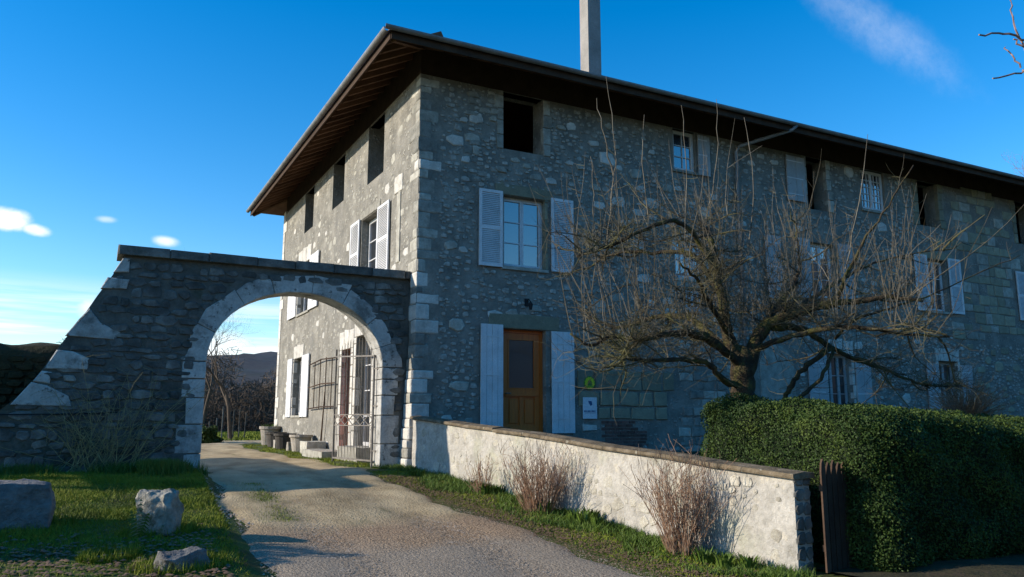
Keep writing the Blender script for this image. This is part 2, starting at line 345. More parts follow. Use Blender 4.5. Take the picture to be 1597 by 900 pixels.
for y in ry:
    a, b = float(rl(y)), float(rr_(y))
    a += .09 * math.sin(y * 2.3) + .05 * math.sin(y * 5.9); b += .1 * math.sin(y * 1.9 + 1) + .06 * math.sin(y * 6.7)
    for i in range(K + 1):
        x = a + (b - a) * i / K; t = i / K
        rut = -.03 * (math.exp(-((t - .28) / .08) ** 2) + math.exp(-((t - .72) / .08) ** 2)) + .008
        edge = -.03 if i in (0, K) else .012
        V.append((x, y, float(g(x, y)) + edge + rut * (i not in (0, K)) + .012))
F = [(j * (K + 1) + i, j * (K + 1) + i + 1, (j + 1) * (K + 1) + i + 1, (j + 1) * (K + 1) + i) for j in range(len(ry) - 1) for i in range(K)]
np_mesh('driveway', V, F, M['road'], kind='structure', smooth=True)
# courtyard behind the low wall
def court(x, y): return .82 + .1 * y
cx = [.1, .6, 1.2, 2, 3, 4, 6, 8, 11, 15, 20, 28, 40]; cy = [-9.55, -9.5, -9, -8, -7, -6, -5, -4, -3, -2, -1, 0.2]
def wallx(y): return -.05 + (-y - .1) * 1.07 / 9.35
V = []
for y in cy:
    for i, x in enumerate(cx): V.append((max(x, wallx(y) + .1) if i == 0 else max(x, wallx(y) + .12 + .01 * i), y, (court(x, y) + .015 * math.sin(x * 2) * math.sin(y * 2)) if y > -9.52 else -.15))
F = [(j * len(cx) + i, j * len(cx) + i + 1, (j + 1) * len(cx) + i + 1, (j + 1) * len(cx) + i) for j in range(len(cy) - 1) for i in range(len(cx) - 1)]
np_mesh('courtyard', V, F, M['court'], kind='structure')
# wooded hillside far behind
V = []; hx = np.linspace(-260, 330, 140); hy = np.linspace(120, 420, 40)
for y in hy:
    for x in hx:
        t = (y - 120) / 300; ridge = 25 + 3 * math.sin(x * .02 + 2.6) + 1.5 * math.sin(x * .07) + max(0, (x - 20)) * .2 - min(14, max(0, -(x + 25)) * .2)
        V.append((x, y, .3 + ridge * min(1, t * 1.35) ** .8 + 2.6 * noise.noise(Vector((x * .09, y * .09, 0))) * min(1, t * 6)))
F = [(j * 140 + i, j * 140 + i + 1, (j + 1) * 140 + i + 1, (j + 1) * 140 + i) for j in range(39) for i in range(139)]
np_mesh('hillside', V, F, M['hill'], kind='structure')

# unseen ridge added east, south and south-west to cut sky light on the facade
V = []; az = np.radians(np.linspace(78, 238, 120)); rd = np.linspace(45, 190, 26)
for r_ in rd:
    for a in az:
        x, y = -6 + r_ * math.sin(a), -16 + r_ * math.cos(a); t = (r_ - 45) / 145; ed = min(1, (math.degrees(a) - 78) / 14 + .3, (238 - math.degrees(a)) / 22)
        V.append((x, y, -.4 + (37 + 5 * math.sin(a * 7) + 3 * math.sin(a * 17)) * ed * min(1, t * 1.15) ** .9 + 2.2 * noise.noise(Vector((x * .1, y * .1, 5))) * min(1, t * 5)))
F = [(j * 120 + i, j * 120 + i + 1, (j + 1) * 120 + i + 1, (j + 1) * 120 + i) for j in range(25) for i in range(119)]
np_mesh('sky_screen_ridge', V, F, M['hill'], kind='structure')

# ------------------------------------------------------------------ farmhouse
house = empty('farmhouse', (0, 0, 0), 'three-storey stone farmhouse with wide dark eaves and white shutters', 'house')
HX, HY, ZT = 27.5, 14.3, 9.36
R_OPEN = [(2.1, 3.2, 7.93, 9.37), (7.22, 8.0, 8.2, 9.37), (12.2, 13.05, 7.75, 9.37), (14.6, 15.7, 8.05, 9.37), (17.3, 18.35, 7.85, 9.37), (22.7, 23.8, 7.8, 9.37),
          (2.12, 3.24, 5.1, 6.8), (7.15, 8.1, 5.25, 6.3), (12.2, 13.2, 5.1, 6.75), (17.5, 18.45, 5.05, 6.75), (22.95, 23.9, 5.05, 6.75),
          (7.45, 8.0, 4.42, 4.98), (2.12, 3.24, 1.27, 3.66), (12.55, 13.6, 1.2, 3.5), (17.6, 18.6, 1.2, 3.45), (10.0, 11.2, 1.15, 3.1)]
L_OPEN = [(2.47, 3.8, 7.75, 9.37), (6.04, 7.3, 7.9, 9.37), (9.68, 10.9, 7.92, 9.37),
          (2.72, 4.15, 5.15, 6.85), (9.75, 11.4, 5.15, 6.85), (10.25, 11.5, 1.75, 3.65), (4.75, 5.6, .8, 3.5), (2.95, 4.25, .95, 3.75)]
def facade(mb, fr, u0, u1, v0, v1, holes, th):
    us = sorted({u0, u1, *[h[0] for h in holes], *[h[1] for h in holes], *span(u0, u1, 1.5)}); vs = sorted({v0, v1, *[min(v1, h[2]) for h in holes], *[min(v1, h[3]) for h in holes]})
    for i in range(len(us) - 1):
        for j in range(len(vs) - 1):
            cu, cv = (us[i] + us[i + 1]) / 2, (vs[j] + vs[j + 1]) / 2
            if us[i + 1] - us[i] < 1e-6 or any(h[0] < cu < h[1] and h[2] < cv < h[3] for h in holes): continue
            for d in (0, -th): mb.poly([fr(us[i], vs[j], d), fr(us[i + 1], vs[j], d), fr(us[i + 1], vs[j + 1], d), fr(us[i], vs[j + 1], d)])
    for h in holes:
        a, b, c, d = h; d = min(d, v1)
        mb.poly([fr(a, c, 0), fr(a, d, 0), fr(a, d, -th), fr(a, c, -th)]); mb.poly([fr(b, c, 0), fr(b, c, -th), fr(b, d, -th), fr(b, d, 0)])
        mb.poly([fr(a, c, 0), fr(a, c, -th), fr(b, c, -th), fr(b, c, 0)])
        if d < v1 - .01: mb.poly([fr(a, d, 0), fr(b, d, 0), fr(b, d, -th), fr(a, d, -th)])
    mb.poly([fr(u0, v1, 0), fr(u1, v1, 0), fr(u1, v1, -th), fr(u0, v1, -th)])
mb = MB(); facade(mb, FR, 0, HX, -.3, ZT, R_OPEN, .5)
mb.poly([(0, 0, -.3), (0, .5, -.3), (0, .5, ZT), (0, 0, ZT)]); mb.poly([(HX, 0, -.3), (HX, .5, -.3), (HX, .5, ZT), (HX, 0, ZT)])
facade(mb, FL, .5, HY, -.3, ZT, L_OPEN, .5)
mb.wbox(.5, HX, HY - .5, HY, -.3, ZT); mb.poly([(0, HY, -.3), (.5, HY, -.3), (.5, HY, ZT), (0, HY, ZT)])
mb.wbox(HX - .5, HX, .5, HY - .5, -.3, ZT)
wall = mb.build('wall', M['render'], house, recalc=False)
mb = MB()
for z in (4.05, 7.3): mb.wbox(.52, HX - .52, .52, HY - .52, z, z + .2)
mb.wbox(4.6, 4.75, .52, HY - .52, 0, 9.3); mb.wbox(.52, HX - .52, 5.9, 6.0, 7.6, 9.3)
mb.build('interior_floor', M['dark'], house)
# wall plate of dark boards between wall top and rafters
mb = MB(); mb.wbox(.03, HX - .03, .05, .3, ZT, 10.1); mb.wbox(.05, .3, .3, HY - .05, ZT, 10.1); mb.wbox(.3, HX - .03, HY - .3, HY - .05, ZT, 10.1); mb.wbox(HX - .3, HX - .05, .3, HY - .3, ZT, 10.1)
mb.build('wall_plate', M['wood'], house)
# hipped roof
OV, ZE, SL = 1.1, 9.62, .5
def zr(d): return ZE + d * SL
hw = (HY + 2 * OV) / 2; x0, x1, y0, y1 = -OV, HX + OV, -OV, HY + OV; zr0 = zr(hw)
A, B, C_, D = (x0, y0), (x1, y0), (x1, y1), (x0, y1); E1, E2 = (x0 + hw, y0 + hw), (x1 - hw, y0 + hw)
mb = MB()
for dz, in ((0,), (.1,)):
    P = lambda q, z: (q[0], q[1], z + dz)
    mb.poly([P(A, ZE), P(B, ZE), P(E2, zr0), P(E1, zr0)]); mb.poly([P(B, ZE), P(C_, ZE), P(E2, zr0)])
    mb.poly([P(C_, ZE), P(D, ZE), P(E1, zr0), P(E2, zr0)]); mb.poly([P(D, ZE), P(A, ZE), P(E1, zr0)])
for p, q in ((A, B), (B, C_), (C_, D), (D, A)): mb.poly([(*p, ZE), (*q, ZE), (*q, ZE + .1), (*p, ZE + .1)])
roof = mb.build('roof', M['tile'], house, recalc=False)
# tile courses along the slopes that can be looked at from the lane
def tile_strip(a, b, n, up):
    mb = MB(); a = Vector(a); b = Vector(b); up = Vector(up)
    L = (b - a).length; k = int(L / .24)
    for i in range(k):
        p = a + (b - a) * ((i + .5) / k); q = p + up * .42
        mb.tube([p + Vector((0, 0, .03)), q + Vector((0, 0, .03))], [.085, .075], 6)
    return mb
mb = tile_strip((x0 + 2.2, y0 + .3, ZE + .17), (x1, y0 + .3, ZE + .17), 0, (0, 1, .5)); o = mb.build('tile_course', M['tile'], roof, recalc=False); o['kind'] = 'stuff'
mb = tile_strip((x0 + .3, y1, ZE + .17), (x0 + .3, y0 + 2.2, ZE + .17), 0, (1, 0, .5)); o = mb.build('tile_course', M['tile'], roof, recalc=False); o['kind'] = 'stuff'
# rafters under the eaves, each a part
def rafter(p, q, n=.1):
    mb = MB(); mb.bar(p, q, .09, .13); mb.build('rafter', M['rafter'], house, recalc=False)
y = -.35
while y < HY + .6:
    rafter((-OV + .06, y, ZE - .09), (.35, y, ZE - .09 + (OV + .29) * SL)); y += .52
x = .1
while x < HX:
    rafter((x, -OV + .06, ZE - .09), (x, .35, ZE - .09 + (OV + .29) * SL)); x += .56
mb = MB(); mb.bar((-OV + .08, -OV + .08, ZE - .1), (.4, .4, ZE - .1 + (OV + .3) * SL), .12, .16); mb.build('hip_rafter', M['rafter'], house, recalc=False)
mb = MB(); mb.bar((-OV + .08, HY + OV - .08, ZE - .1), (.4, HY - .4, ZE - .1 + (OV + .3) * SL), .12, .16); mb.build('hip_rafter', M['rafter'], house, recalc=False)
# fascia and gutters
mb = MB(); mb.wbox(x0 + .02, x1, y0 + .0, y0 + .03, ZE - .16, ZE + .02); mb.wbox(x0 + .0, x0 + .03, y0 + .03, y1, ZE - .16, ZE + .02)
mb.build('fascia', M['wood'], house)
def gutter(a, b, out):
    mb = MB(); a = Vector(a); b = Vector(b); out = Vector(out); n = 9; r = .075
    for s, rad in ((0, r), (1, r - .006)):
        for p in (a, b):
            for i in range(n):
                t = math.pi * i / (n - 1); mb.v.append(tuple(p + out * (-math.cos(t) * rad) + Vector((0, 0, -math.sin(t) * rad))))
    for s in (0, 1):
        for i in range(n - 1): mb.f.append((s * 2 * n + i, s * 2 * n + i + 1, s * 2 * n + n + i + 1, s * 2 * n + n + i))
    for e in (0, 1):
        for i in range(n - 1): mb.f.append((e * n + i, e * n + i + 1, 2 * n + e * n + i + 1, 2 * n + e * n + i))
    mb.build('gutter', M['zinc'], roof, recalc=False)
gutter((x0 - .16, y0 - .085, ZE + .06), (x1, y0 - .085, ZE + .06), (0, 1, 0))
gutter((x0 - .085, y0 - .0, ZE + .06), (x0 - .085, y1 + .1, ZE + .06), (1, 0, 0))
# chimney
ch = MB(); ch.wbox(5.5, 5.92, 1.4, 1.82, zr(2.2), 15.6); ch = ch.build('chimney', M['concrete'], roof)
# downpipe
mb = MB(); mb.tube([(10.6, -1.19, 9.62), (10.5, -1.12, 9.5), (9.45, -.16, 9.16), (9.38, -.09, 9.0), (9.38, -.09, 1.1)], [.05] * 5, 10); mb.build('downpipe', M['zinc'], house, smooth=True)

OCC = {'R': [(a - .12, b + .12, c - .12, d + .12) for a, b, c, d in R_OPEN], 'L': [(a - .12, b + .12, c - .12, d + .12) for a, b, c, d in L_OPEN]}
def bars(mb, fr, u0, u1, v0, v1, w, d0, d1):
    mb.box(fr, u0, u0 + w, v0, v1, d0, d1); mb.box(fr, u1 - w, u1, v0, v1, d0, d1); mb.box(fr, u0 + w, u1 - w, v0, v0 + w, d0, d1); mb.box(fr, u0 + w, u1 - w, v1 - w, v1, d0, d1)
def window(fr, op, sashes=2, rows=3, cols=1, inset=.16, frame='white', gm='glass', curtain=False):
    u0, u1, v0, v1 = op; v1 = min(v1, ZT - .02) if v1 > ZT - .1 else v1
    mb = MB(); e = .004; bars(mb, fr, u0 + e, u1 - e, v0 + e, v1 - e, .05, -inset - .07, -inset)
    sw = (u1 - u0 - .1) / sashes; pn = []
    for s in range(sashes):
        a = u0 + .05 + s * sw; b = a + sw; bars(mb, fr, a + .002, b - .002, v0 + .052, v1 - .052, .045, -inset - .05, -inset + .012)
        for r in range(1, rows): z = v0 + .1 + (v1 - v0 - .2) * r / rows; mb.box(fr, a + .047, b - .047, z - .011, z + .011, -inset - .035, -inset + .004)
        for c in range(1, cols): q = a + sw * c / cols; mb.box(fr, q - .01, q + .01, v0 + .097, v1 - .097, -inset - .034, -inset + .002)
        pn.append((a, b))
    w = mb.build('window', M[frame], house)
    for a, b in pn:
        mb = MB(); mb.box(fr, a + .04, b - .04, v0 + .09, v1 - .09, -inset - .032, -inset - .024); mb.build('pane', M[gm], w)
    if curtain:
        mb = MB(); mb.box(fr, u0 + .08, u0 + .3, v0 + .05, v1 - .05, -inset - .022, -inset - .012); mb.build('curtain', M['curtain'], w)
    mb = MB(); mb.box(fr, u0 - .06, u1 + .06, v0 - .07, v0 - .002, -.1, .05); mb.build('sill', M['stone'], w)
    return w
def shutter(fr, u0, u1, v0, v1, kind='louvre', m='white', side='R', d=.035):
    mb = MB(); t = d + .035
    OCC[side].append((u0 - .05, u1 + .05, v0 - .05, v1 + .05))
    if kind == 'louvre':
        bars(mb, fr, u0, u1, v0, v1, .07, d, t); mid = v0 + (v1 - v0) * .5; mb.box(fr, u0 + .07, u1 - .07, mid - .04, mid + .04, d, t)
        o = mb.build('shutter', M[m], house); sl = MB()
        for a, b in ((v0 + .07, mid - .04), (mid + .04, v1 - .07)):
            n = max(3, int((b - a) / .042))
            for i in range(n):
                z = a + (b - a) * (i + .5) / n
                sl.poly([fr(u0 + .065, z - .02, t - .004), fr(u1 - .065, z - .02, t - .004), fr(u1 - .065, z + .018, d + .004), fr(u0 + .065, z + .018, d + .004)])
                sl.poly([fr(u0 + .065, z - .026, t - .004), fr(u1 - .065, z - .026, t - .004), fr(u1 - .065, z - .02, t - .004), fr(u0 + .065, z - .02, t - .004)])
        s = sl.build('louvre_slats', M[m], o, recalc=False); s['kind'] = 'stuff'
    else:
        n = 4; w = (u1 - u0) / n
        for i in range(n): mb.box(fr, u0 + i * w + .004, u0 + (i + 1) * w - .004, v0, v1, d, t - .006 * (i % 2))
        mb.box(fr, u0 + .01, u1 - .01, v0 + .25, v0 + .3, d - .01, d + .002)
        o = mb.build('shutter', M[m], house)
        for z in (v0 + (v1 - v0) * .14, v0 + (v1 - v0) * .5, v0 + (v1 - v0) * .88):
            b = MB(); b.box(fr, u0 + .0, u1 - .1, z - .014, z + .014, t, t + .008); b.build('strap_hinge', M['white'], o)
    return o
# --- south facade windows
window(FR, R_OPEN[6], 2, 3); shutter(FR, 1.47, 2.07, 5.06, 6.86); shutter(FR, 3.38, 4.0, 5.08, 6.88)
window(FR, R_OPEN[1], 1, 3, 2, inset=.1); shutter(FR, 8.03, 8.45, 8.15, 9.28, 'plank', 'offwhite')
shutter(FR, 11.35, 12.1, 7.9, 9.25, 'plank', 'offwhite')
window(FR, R_OPEN[3], 2, 5, 3, inset=.08)
window(FR, R_OPEN[7], 2, 2, 2, inset=.1)
window(FR, R_OPEN[8], 2, 3, 1); shutter(FR, 11.55, 12.12, 5.05, 6.8, 'plank', 'offwhite'); shutter(FR, 13.3, 13.9, 5.05, 6.8, 'plank', 'offwhite')
shutter(FR, 10.35, 10.95, 4.95, 6.75, 'plank', 'offwhite')
window(FR, R_OPEN[9], 2, 3, 1, curtain=True); shutter(FR, 16.8, 17.42, 5.02, 6.85); shutter(FR, 18.52, 19.15, 5.02, 6.85)
window(FR, R_OPEN[10], 2, 3, 1); shutter(FR, 22.28, 22.9, 5.02, 6.75); shutter(FR, 23.98, 24.6, 5.02, 6.75)
window(FR, R_OPEN[11], 2, 3, 1, inset=.06)
window(FR, R_OPEN[13], 3, 4, 1, frame='offwhite', inset=.2, gm='glassdim'); shutter(FR, 11.75, 12.48, 1.3, 3.45, 'plank', 'offwhite'); shutter(FR, 13.7, 14.35, 1.3, 3.4, 'plank', 'offwhite')
window(FR, R_OPEN[14], 2, 4, 1, frame='offwhite', inset=.2, gm='glassdim'); shutter(FR, 16.95, 17.52, 1.3, 3.35, 'plank', 'offwhite'); shutter(FR, 18.68, 19.25, 1.3, 3.35, 'plank', 'offwhite')
# arched pale doorway beside the downpipe
mb = MB(); pts = [(9.95, 1.2), (11.25, 1.2), (11.25, 3.0)] + [(10.6 + .65 * math.cos(a), 3.0 + .65 * math.sin(a)) for a in np.linspace(.2, math.pi - .2, 9)] + [(9.95, 3.0)]
mb.prism(FR, pts, -.1, .02, .01); o = mb.build('blocked_doorway', M['stone'], house); OCC['R'].append((9.8, 11.4, 1, 3.8))
mb = MB(); pts = [(7.0, 5.22), (8.25, 5.22), (8.25, 5.9)] + [(7.625 + .625 * math.cos(a), 5.95 + .55 * math.sin(a)) for a in np.linspace(.15, math.pi - .15, 9)] + [(7.0, 5.9)]
n = len(pts); oi = [(7.625 + (u - 7.625) * .82, 5.55 + (v - 5.55) * .86) for u, v in pts]
for i in range(n - 1):
    if i == 0: continue
    b = MB(); b.prism(FR, [pts[i], pts[i + 1], oi[i + 1], oi[i]], -.05, .03, .008); b.build('surround_stone', M['pale'], wall)
# --- door
dr = MB(); u0, u1, v0, v1 = R_OPEN[12]; ins = .16
bars(dr, FR, u0 + .004, u1 - .004, v0, v1 - .004, .07, -ins - .08, -ins)
door = dr.build('door', M['doorwood'], house)
dr = MB(); bars(dr, FR, u0 + .08, u1 - .08, v0 + .08, v1 - .08, .13, -ins - .06, -ins - .02)
dr.box(FR, u0 + .21, u1 - .21, 2.12, 2.3, -ins - .058, -ins - .018); dr.box(FR, u0 + .13, u1 - .13, 2.14, 2.17, -ins - .018, -ins + .012)
dr.box(FR, (u0 + u1) / 2 - .05, (u0 + u1) / 2 + .05, v0 + .21, 2.12, -ins - .057, -ins - .017)
dr.build('door_leaf', M['doorwood'], door)
for a, b in ((u0 + .25, (u0 + u1) / 2 - .09), ((u0 + u1) / 2 + .09, u1 - .25)):
    q = MB(); q.prism(FR, [(a, v0 + .25), (b, v0 + .25), (b, 2.07), (a, 2.07)], -ins - .06, -ins - .025, .012); q.build('door_panel', M['doorwood'], door)
q = MB(); q.box(FR, u0 + .21, u1 - .21, v0 + .2, 2.12, -ins - .055, -ins - .045); q.build('backing_board', M['doorwood'], door)
q = MB(); q.box(FR, u0 + .2, u1 - .2, 2.3, v1 - .2, -ins - .05, -ins - .04); q.build('pane', M['glassdim'], door)
q = MB(); bars(q, FR, u0 + .21, u1 - .21, 2.301, v1 - .211, .025, -ins - .035, -ins - .008); q.build('glazing_bead', M['doorwood'], door)
q = MB(); q.tube([FR(u0 + .145, 2.2, -ins - .02), FR(u0 + .145, 2.2, -ins + .04), FR(u0 + .26, 2.2, -ins + .045)], [.012] * 3, 6); q.build('handle', M['iron'], door)
shutter(FR, 1.53, 2.09, 1.45, 3.73, 'plank', 'white'); shutter(FR, 3.36, 3.98, 1.3, 3.65, 'plank', 'white')
q = MB(); q.wbox(1.9, 3.5, -.5, -.03, .7, 1.25); q.build('door_step', M['stone'], house)
q = MB(); q.wbox(1.75, 3.65, -.85, -.502, .6, .98); q.build('door_step', M['stone'], house)
# --- west facade windows
window(FL, L_OPEN[3], 2, 3, 1, inset=.2, curtain=True); shutter(FL, 1.8, 2.66, 5.1, 6.85, side='L'); shutter(FL, 4.2, 5.0, 5.1, 6.9, side='L')
window(FL, L_OPEN[4], 2, 3, 1, inset=.2); shutter(FL, 8.5, 9.68, 5.12, 6.9, 'plank', side='L'); shutter(FL, 11.47, 12.75, 5.12, 6.9, 'plank', side='L')
window(FL, L_OPEN[5], 2, 4, 1, inset=.2, frame='offwhite', gm='glassdim'); shutter(FL, 9.22, 10.17, 1.7, 3.68, 'plank', side='L'); shutter(FL, 11.58, 12.3, 1.7, 3.68, 'plank', side='L')
d2 = MB(); bars(d2, FL, 4.754, 5.596, .8, 3.496, .09, -.3, -.2); d2.box(FL, 4.84, 5.51, .9, 1.7, -.28, -.24); d2 = d2.build('door', M['doorwood'], house)
q = MB(); q.box(FL, 4.84, 5.51, 1.7, 3.42, -.27, -.26); q.build('pane', M['glassdim'], d2)
q = MB(); q.box(FL, 4.84, 5.14, 1.7, 3.42, -.259, -.215); q.build('mullion', M['doorwood'], d2)
window(FL, L_OPEN[7], 2, 4, 1, inset=.22, frame='white', gm='glassdim', curtain=True)
# --- white surround stones, one by one
def surround(fr, side, op, mk, w=.24, sill=True, head=True, jit=.07, base='surround_stone', hh=.24):
    u0, u1, v0, v1 = op
    for s, uu in ((-1, u0), (1, u1)):
        z = v0 - .02
        while z < v1 - .05:
            h = min(random.uniform(.28, .5), v1 - z); ww = w + random.uniform(-jit, jit); a, b = (uu - ww, uu + .004) if s < 0 else (uu - .004, uu + ww)
            m_ = MB(); j = lambda: random.uniform(-.015, .015)
            m_.prism(fr, [(a + j(), z + .01), (b, z + .01), (b, z + h - .01), (a + j(), z + h - .012)], -.1, .022 + random.uniform(0, .012), .012); m_.build(base, M[mk], wall); z += h
    if head:
        n = 3; L = u1 - u0 + 2 * w * .8
        for i in range(n):
            a = u0 - w * .8 + L * i / n; m_ = MB(); m_.prism(fr, [(a + .006, v1 + .002), (a + L / n - .006, v1 + .002), (a + L / n - .006 + .03 * (i - 1), v1 + hh + (.05 if i == 1 else 0)), (a + .006 + .03 * (i - 1), v1 + hh)], -.1, .025, .012); m_.build(base, M[mk], wall)
surround(FR, 'R', R_OPEN[0], 'stone', .22, head=False); surround(FR, 'R', R_OPEN[2], 'stone', .2, head=False); surround(FR, 'R', R_OPEN[4], 'yellowstone', .25, head=False)
surround(FR, 'R', R_OPEN[5], 'yellowstone', .25, head=False); surround(FR, 'R', R_OPEN[13], 'pale', .1, hh=.4, head=True, jit=.02); surround(FR, 'R', R_OPEN[14], 'pale', .1, hh=.4, jit=.02)
surround(FL, 'L', L_OPEN[6], 'pale', .3, hh=.5); surround(FL, 'L', L_OPEN[7], 'pale', .24, hh=.42)
surround(FL, 'L', L_OPEN[4], 'pale', .07, hh=.5, jit=.0); surround(FL, 'L', L_OPEN[5], 'pale', .07, hh=.42, jit=.0)
def lintel(fr, u0, u1, v0, v1, mk, name='lintel', d=.025):
    m_ = MB(); m_.prism(fr, [(u0, v0), (u1, v0), (u1, v1), ((u0 + u1) / 2, v1 + .03), (u0, v1)], -.08, d, .012); return m_.build(name, M[mk], wall)
lintel(FR, 1.9, 3.45, 6.81, 7.05, 'yellowstone'); lintel(FR, 1.75, 3.6, 3.67, 3.98, 'yellowstone'); lintel(FR, 17.2, 18.8, 6.77, 7.0, 'yellowstone')
lintel(FL, 2.6, 4.3, 6.87, 7.08, 'stone'); lintel(FR, 6.95, 8.3, 5.02, 5.2, 'stone'); lintel(FL, 1.0, 1.55, 6.9, 7.3, 'pale'); lintel(FL, 1.1, 1.32, 5.2, 6.88, 'stone')
for s, uu in ((0, 2.08), (1, 3.27)):
    z = 5.1
    while z < 6.75:
        m_ = MB(); m_.prism(FR, [(uu - .04, z + .01), (uu + .035, z + .01), (uu + .035, z + .4), (uu - .04, z + .4)], -.1, .02, .01); m_.build('surround_stone', M['yellowstone'], wall); z += .41
# --- quoins at the near corner, battered at the foot
z = .35; k = 0
while z < 9.25:
    h = random.uniform(.13, .38); h = min(h, 9.3 - z); wl = random.uniform(.34, .6) if k % 2 else random.uniform(.18, .34); dl = random.uniform(.25, .36) if k % 2 else random.uniform(.4, .6)
    out = max(0, (3.2 - z) / 3.2) * .2 + random.uniform(.004, .02)
    ob = max(0, (2.6 - z) / 2.6) * .1 + random.uniform(.006, .02)
    m_ = MB(); n0 = 0; c = .02
    prof = [(-out + c, -ob), (wl * random.uniform(.4, .8), -ob), (wl, -ob + .006), (wl, .05), (.06, .05), (.06, dl), (-out, dl), (-out, -ob + c)]
    prof = [(px + random.uniform(-.02, .02), py + random.uniform(-.012, .012)) for px, py in prof]
    if z < 3.3: prof[5] = (.06, .36); prof[6] = (-out, .36)
    for zz, sc_ in ((z + .006, 0), (z + .03, 1), (z + h - .03, 1), (z + h - .006, 0)):
        for px, py in prof: m_.v.append((px + (.012 if not sc_ and px < 0 else 0), py + (.012 if not sc_ and py < 0 else 0), zz + random.uniform(-.004, .004)))
    n = len(prof)
    for r in range(3):
        for i in range(n): m_.f.append((r * n + i, r * n + (i + 1) % n, (r + 1) * n + (i + 1) % n, (r + 1) * n + i))
    m_.f.append(tuple(range(n))[::-1]); m_.f.append(tuple(range(3 * n, 4 * n)))
    m_.build('quoin_stone', M['pale' if random.random() < (.75 if z < 4.6 else .12) else random.choice(('stone', 'stone2'))], wall); z += h; k += 1
OCC['R'].append((-.5, .5, 0, 9.4)); OCC['L'].append((-.5, .5, 0, 9.4))
# quoins at the far west corner
z = .6
while z < 9.2:
    h = random.uniform(.3, .45); wl = random.choice((.3, .55)); m_ = MB(); m_.box(FL, HY - wl, HY + .02, z + .006, z + h - .006, -.2, .022); m_.build('quoin_stone', M['pale'], wall); z += h
OCC['L'].append((13.6, 14.5, 0, 9.5))
OCC['L'] += [(5.9, 9.0, 1.2, 3.6), (4.3, 4.75, .8, 4.2)]
# --- ashlar and brick patches low on the south facade
rows = [(2.30, 2.78, [4.05, 4.55, 5.35, 5.95, 6.6, 7.0]), (1.92, 2.28, [4.1, 4.7, 5.3, 5.85, 6.3, 6.75]), (1.6, 1.9, [4.65, 5.0, 5.6, 6.35, 6.75])]
for z0, z1, us in rows:
    for a, b in zip(us[:-1], us[1:]):
        m_ = MB(); j = lambda: random.uniform(-.02, .02)
        m_.prism(FR, [(a + .025 + j(), z0 + .02 + j()), (b - .02 + j(), z0 + .02 + j()), (b - .02 + j(), z1 - .01 + j()), (a + .025 + j(), z1 - .01 + j())], -.05, .03 + random.uniform(0, .015), .018); m_.build('ashlar_block', M['yellowstone'], wall)
OCC['R'].append((4.0, 7.05, 1.0, 2.85))
for r in range(11):
    z = .71 + r * .08; u = 4.75 + (r % 2) * .1
    ue = 6.3 - .05 * r + random.uniform(-.3, .2)
    while u < ue:
        w = random.uniform(.19, .24); m_ = MB(); m_.box(FR, u + .006, u + w - .01, z + .006, z + .068, -.03, random.uniform(.004, .018)); m_.build('brick', M['brick'], wall, recalc=False); u += w
# --- coursed masonry where the render has gone
def coursed(fr, side, u0, u1, v0, v1, hr, wr, mk, name, prob=.92, d=.02):
    z = v0
    while z < v1:
        h = random.uniform(*hr); u = u0 + random.uniform(-.15, .15)
        while u < u1:
            w = random.uniform(*wr); a, b = u + .015, min(u + w, u1) - .012; t = z + h * random.uniform(.86, .98)
            blocked = any(b > p and a < q and t > r and z < s_ for p, q, r, s_ in OCC[side])
            edge = min(a - u0, u1 - b, z - v0, v1 - t) > .25 or random.random() < .7
            if b - a > .1 and not blocked and random.random() < prob and edge:
                j = lambda: random.uniform(-.022, .022); m_ = MB()
                m_.prism(fr, [(a + j(), z + .012 + j()), ((a + b) / 2, z + .008 + j() * .5), (b + j(), z + .012 + j()), (b + j(), t + j()), ((a + b) / 2 + j(), t + j() * .6), (a + j(), t + j())], -.04, d * random.uniform(.5, 1.6), .016)
                m_.build(name, M[random.choice(mk)], wall)
            u += w
        z += h
coursed(FR, 'R', 7.1, 9.85, .75, 3.0, (.16, .28), (.2, .5), ['stone', 'stone2', 'stone2'], 'rubble_stone')
coursed(FR, 'R', 4.0, 6.9, 2.9, 3.5, (.14, .22), (.2, .42), ['stone', 'stone2'], 'rubble_stone', .8)
OCC['R'] += [(7.1, 9.85, 1.1, 3.0), (4.0, 6.9, 2.85, 3.55)]
coursed(FR, 'R', 18.6, 25.5, 4.2, 9.25, (.26, .4), (.32, .7), ['yellowstone2', 'yellowstone2', 'stone'], 'ashlar_block', .8)
OCC['R'].append((18.55, 25.6, 4.1, 9.3))
coursed(FR, 'R', 1.2, 2.0, 7.0, 9.2, (.14, .24), (.18, .4), ['stone', 'stone2'], 'rubble_stone', .5)
# --- random rubble showing through the render
def hits(side, u, v, w, h): return any(u + w / 2 > a and u - w / 2 < b and v + h / 2 > c and v - h / 2 < d for a, b, c, d in OCC[side])
def scatter(side, fr, u0, u1, v0, v1, n, smin, smax, mk, dens, d=.02):
    out = []; tries = 0
    while len(out) < n and tries < n * 40:
        tries += 1; u = random.uniform(u0, u1); v = random.uniform(v0, v1); w = random.uniform(smin, smax); h = w * random.uniform(.45, .8)
        if hits(side, u, v, w, h) or dens(u, v) < random.random(): continue
        OCC[side].append((u - w / 2, u + w / 2, v - h / 2, v + h / 2)); out.append((u, v, w, h, d * random.uniform(.6, 1.4)))
    return out
def dR(u, v):
    q = noise.noise(Vector((u * .55, v * .8, 3))) * .9 + .35
    if u < 1.3: q += .35
    if u > 18.3: q += .9
    if v > 7.0 and u < 9: q += .2
    return q
for (u, v, w, h, d) in scatter('R', FR, .3, 24.5, .8, 9.2, 190, .2, .5, 'stone', dR, .028): put_stone('stone', wall, 'R', u, v, w, h, d, ('yellowstone2' if u > 18 else 'stone') if random.random() < .45 or u > 18 else 'pale')
